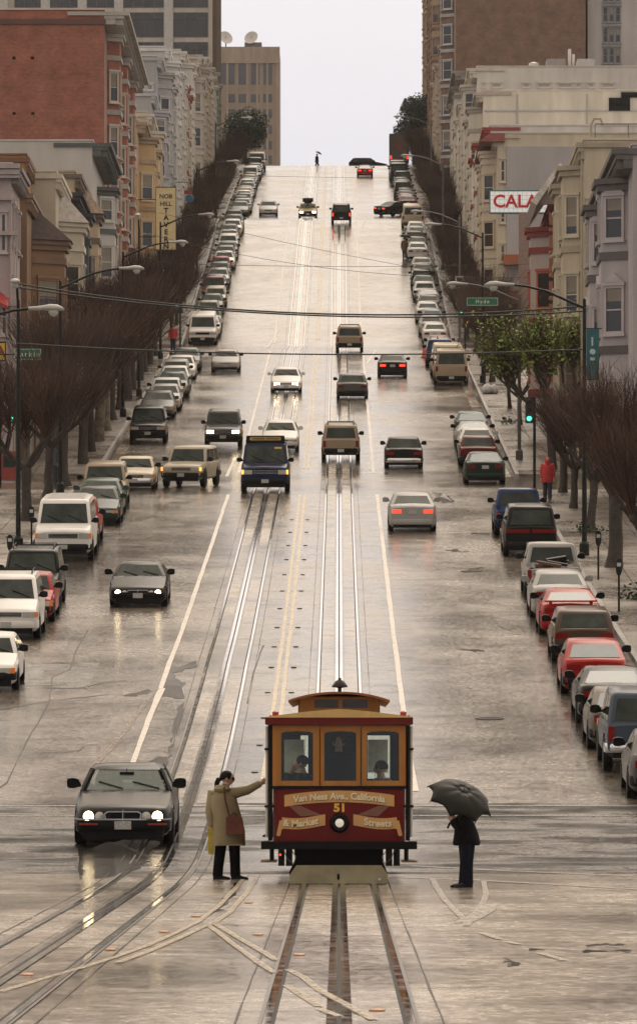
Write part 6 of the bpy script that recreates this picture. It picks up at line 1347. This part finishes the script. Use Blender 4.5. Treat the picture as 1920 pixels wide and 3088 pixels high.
# riders
def seated(face): 
    P = stand(face=face); return P
sx = CXr(425); rl = elev(YC)
base = .72
def rider(label, x, y, face, coat, low, hand=False):
    P = stand(face=face); 
    for kk in ('hip','waist','chest','neck','head','shL','elL','wrL','haL','shR','elR','wrR','haR'): P[kk] = (P[kk][0], P[kk][1], P[kk][2] - low)
    for s, sg in (('L', 1), ('R', -1)):
        f = Vector((math.cos(face), math.sin(face), 0)); sv = Vector((-f.y, f.x, 0)); h = Vector(P['hip']) - Vector((0,0,.03)) + sv*.1*sg
        P['hp'+s] = tuple(h); P['kn'+s] = tuple(h + f*.4); P['an'+s] = tuple(h + f*.42 - Vector((0,0,.36))); P['to'+s] = tuple(h + f*.52 - Vector((0,0,.4)))
    if hand:
        hd = Vector(P['head']); f = Vector((math.cos(face), math.sin(face), 0)); P['elR'] = tuple(hd + f*.22 - Vector((.02,0,.42))); P['wrR'] = tuple(hd + f*.17 - Vector((0,0,.14))); P['haR'] = tuple(hd + f*.13 - Vector((0,0,.06)))
    return person(label, (x, YC + y, rl + base - .0), P, coat, 'navy', coat_len=.5, face=face, extra=[(0,.2,.15),(.5,.2,.15),(.8,.21,.14),(.93,.16,.1),(1,.07,.07)])
rider('seated passenger holding a hand to the face, left front window of the cable car', CXr(445), .75, math.pi, 'navy', .48, True)
rider('seated passenger bent down behind the right front window of the cable car', CXr(1110), 1.6, math.pi*.9, M('coat_grey', (.1,.1,.095), .8).name, .56)
P = stand(face=-math.pi/2); person('gripman in black standing behind the middle window of the cable car', (CXr(745), YC + 1.4, rl + base), P, 'jet', 'jet', coat_len=.8, scale=.9, face=-math.pi/2, extra=[(0,.27,.2),(.5,.26,.2),(.8,.26,.2),(.93,.24,.16),(1,.12,.1)])

# the two people in the near dark grey saloon
for x_, lb in ((-3.89 - .36, 'front passenger in dark clothes seen through the dark grey saloon windscreen'), (-3.89 + .36, 'driver in dark clothes seen through the dark grey saloon windscreen')):
    y_ = 106.2 + 2.85; P = stand(face=-math.pi/2)
    for kk in ('hip','waist','chest','neck','head','shL','elL','wrL','haL','shR','elR','wrR','haR'): P[kk] = (P[kk][0], P[kk][1], P[kk][2] - .5)
    for s in 'LR':
        h = Vector(P['hp'+s]) - Vector((0,0,.52)); P['hp'+s] = tuple(h); P['kn'+s] = tuple(h + Vector((0,-.35,.08))); P['an'+s] = tuple(h + Vector((0,-.6,-.15))); P['to'+s] = tuple(h + Vector((0,-.72,-.1)))
        w0 = Vector(P['hip']); P['wr'+s] = tuple(w0 + Vector((.2 if s == 'R' else -.2, -.3, .3))); P['ha'+s] = tuple(w0 + Vector((.15 if s == 'R' else -.15, -.38, .35)))
    person(lb, (x_, y_, elev(y_) + .14), P, 'jacket_dark', 'navy', coat_len=.45, face=-math.pi/2, scale=.95, extra=[(0,.2,.15),(.5,.2,.15),(.8,.21,.14),(.93,.16,.1),(1,.07,.07)])
# ---------------------------------------------------------------- rain haze
hm = bpy.data.materials.new('rain_haze'); hm.use_nodes = True; t = hm.node_tree; t.nodes.clear()
pv = N(t, 'ShaderNodeVolumePrincipled'); pv.inputs['Color'].default_value = (.95, .94, .95, 1); pv.inputs['Density'].default_value = .00006; pv.inputs['Anisotropy'].default_value = .3
om = N(t, 'ShaderNodeOutputMaterial'); t.links.new(pv.outputs[0], om.inputs['Volume']); MATS['rain_haze'] = hm
o = MB().box(-2650, 2650, -100, 5100, -6, 182).build('haze', 'rain_haze', None, 0); o['kind'] = 'stuff'
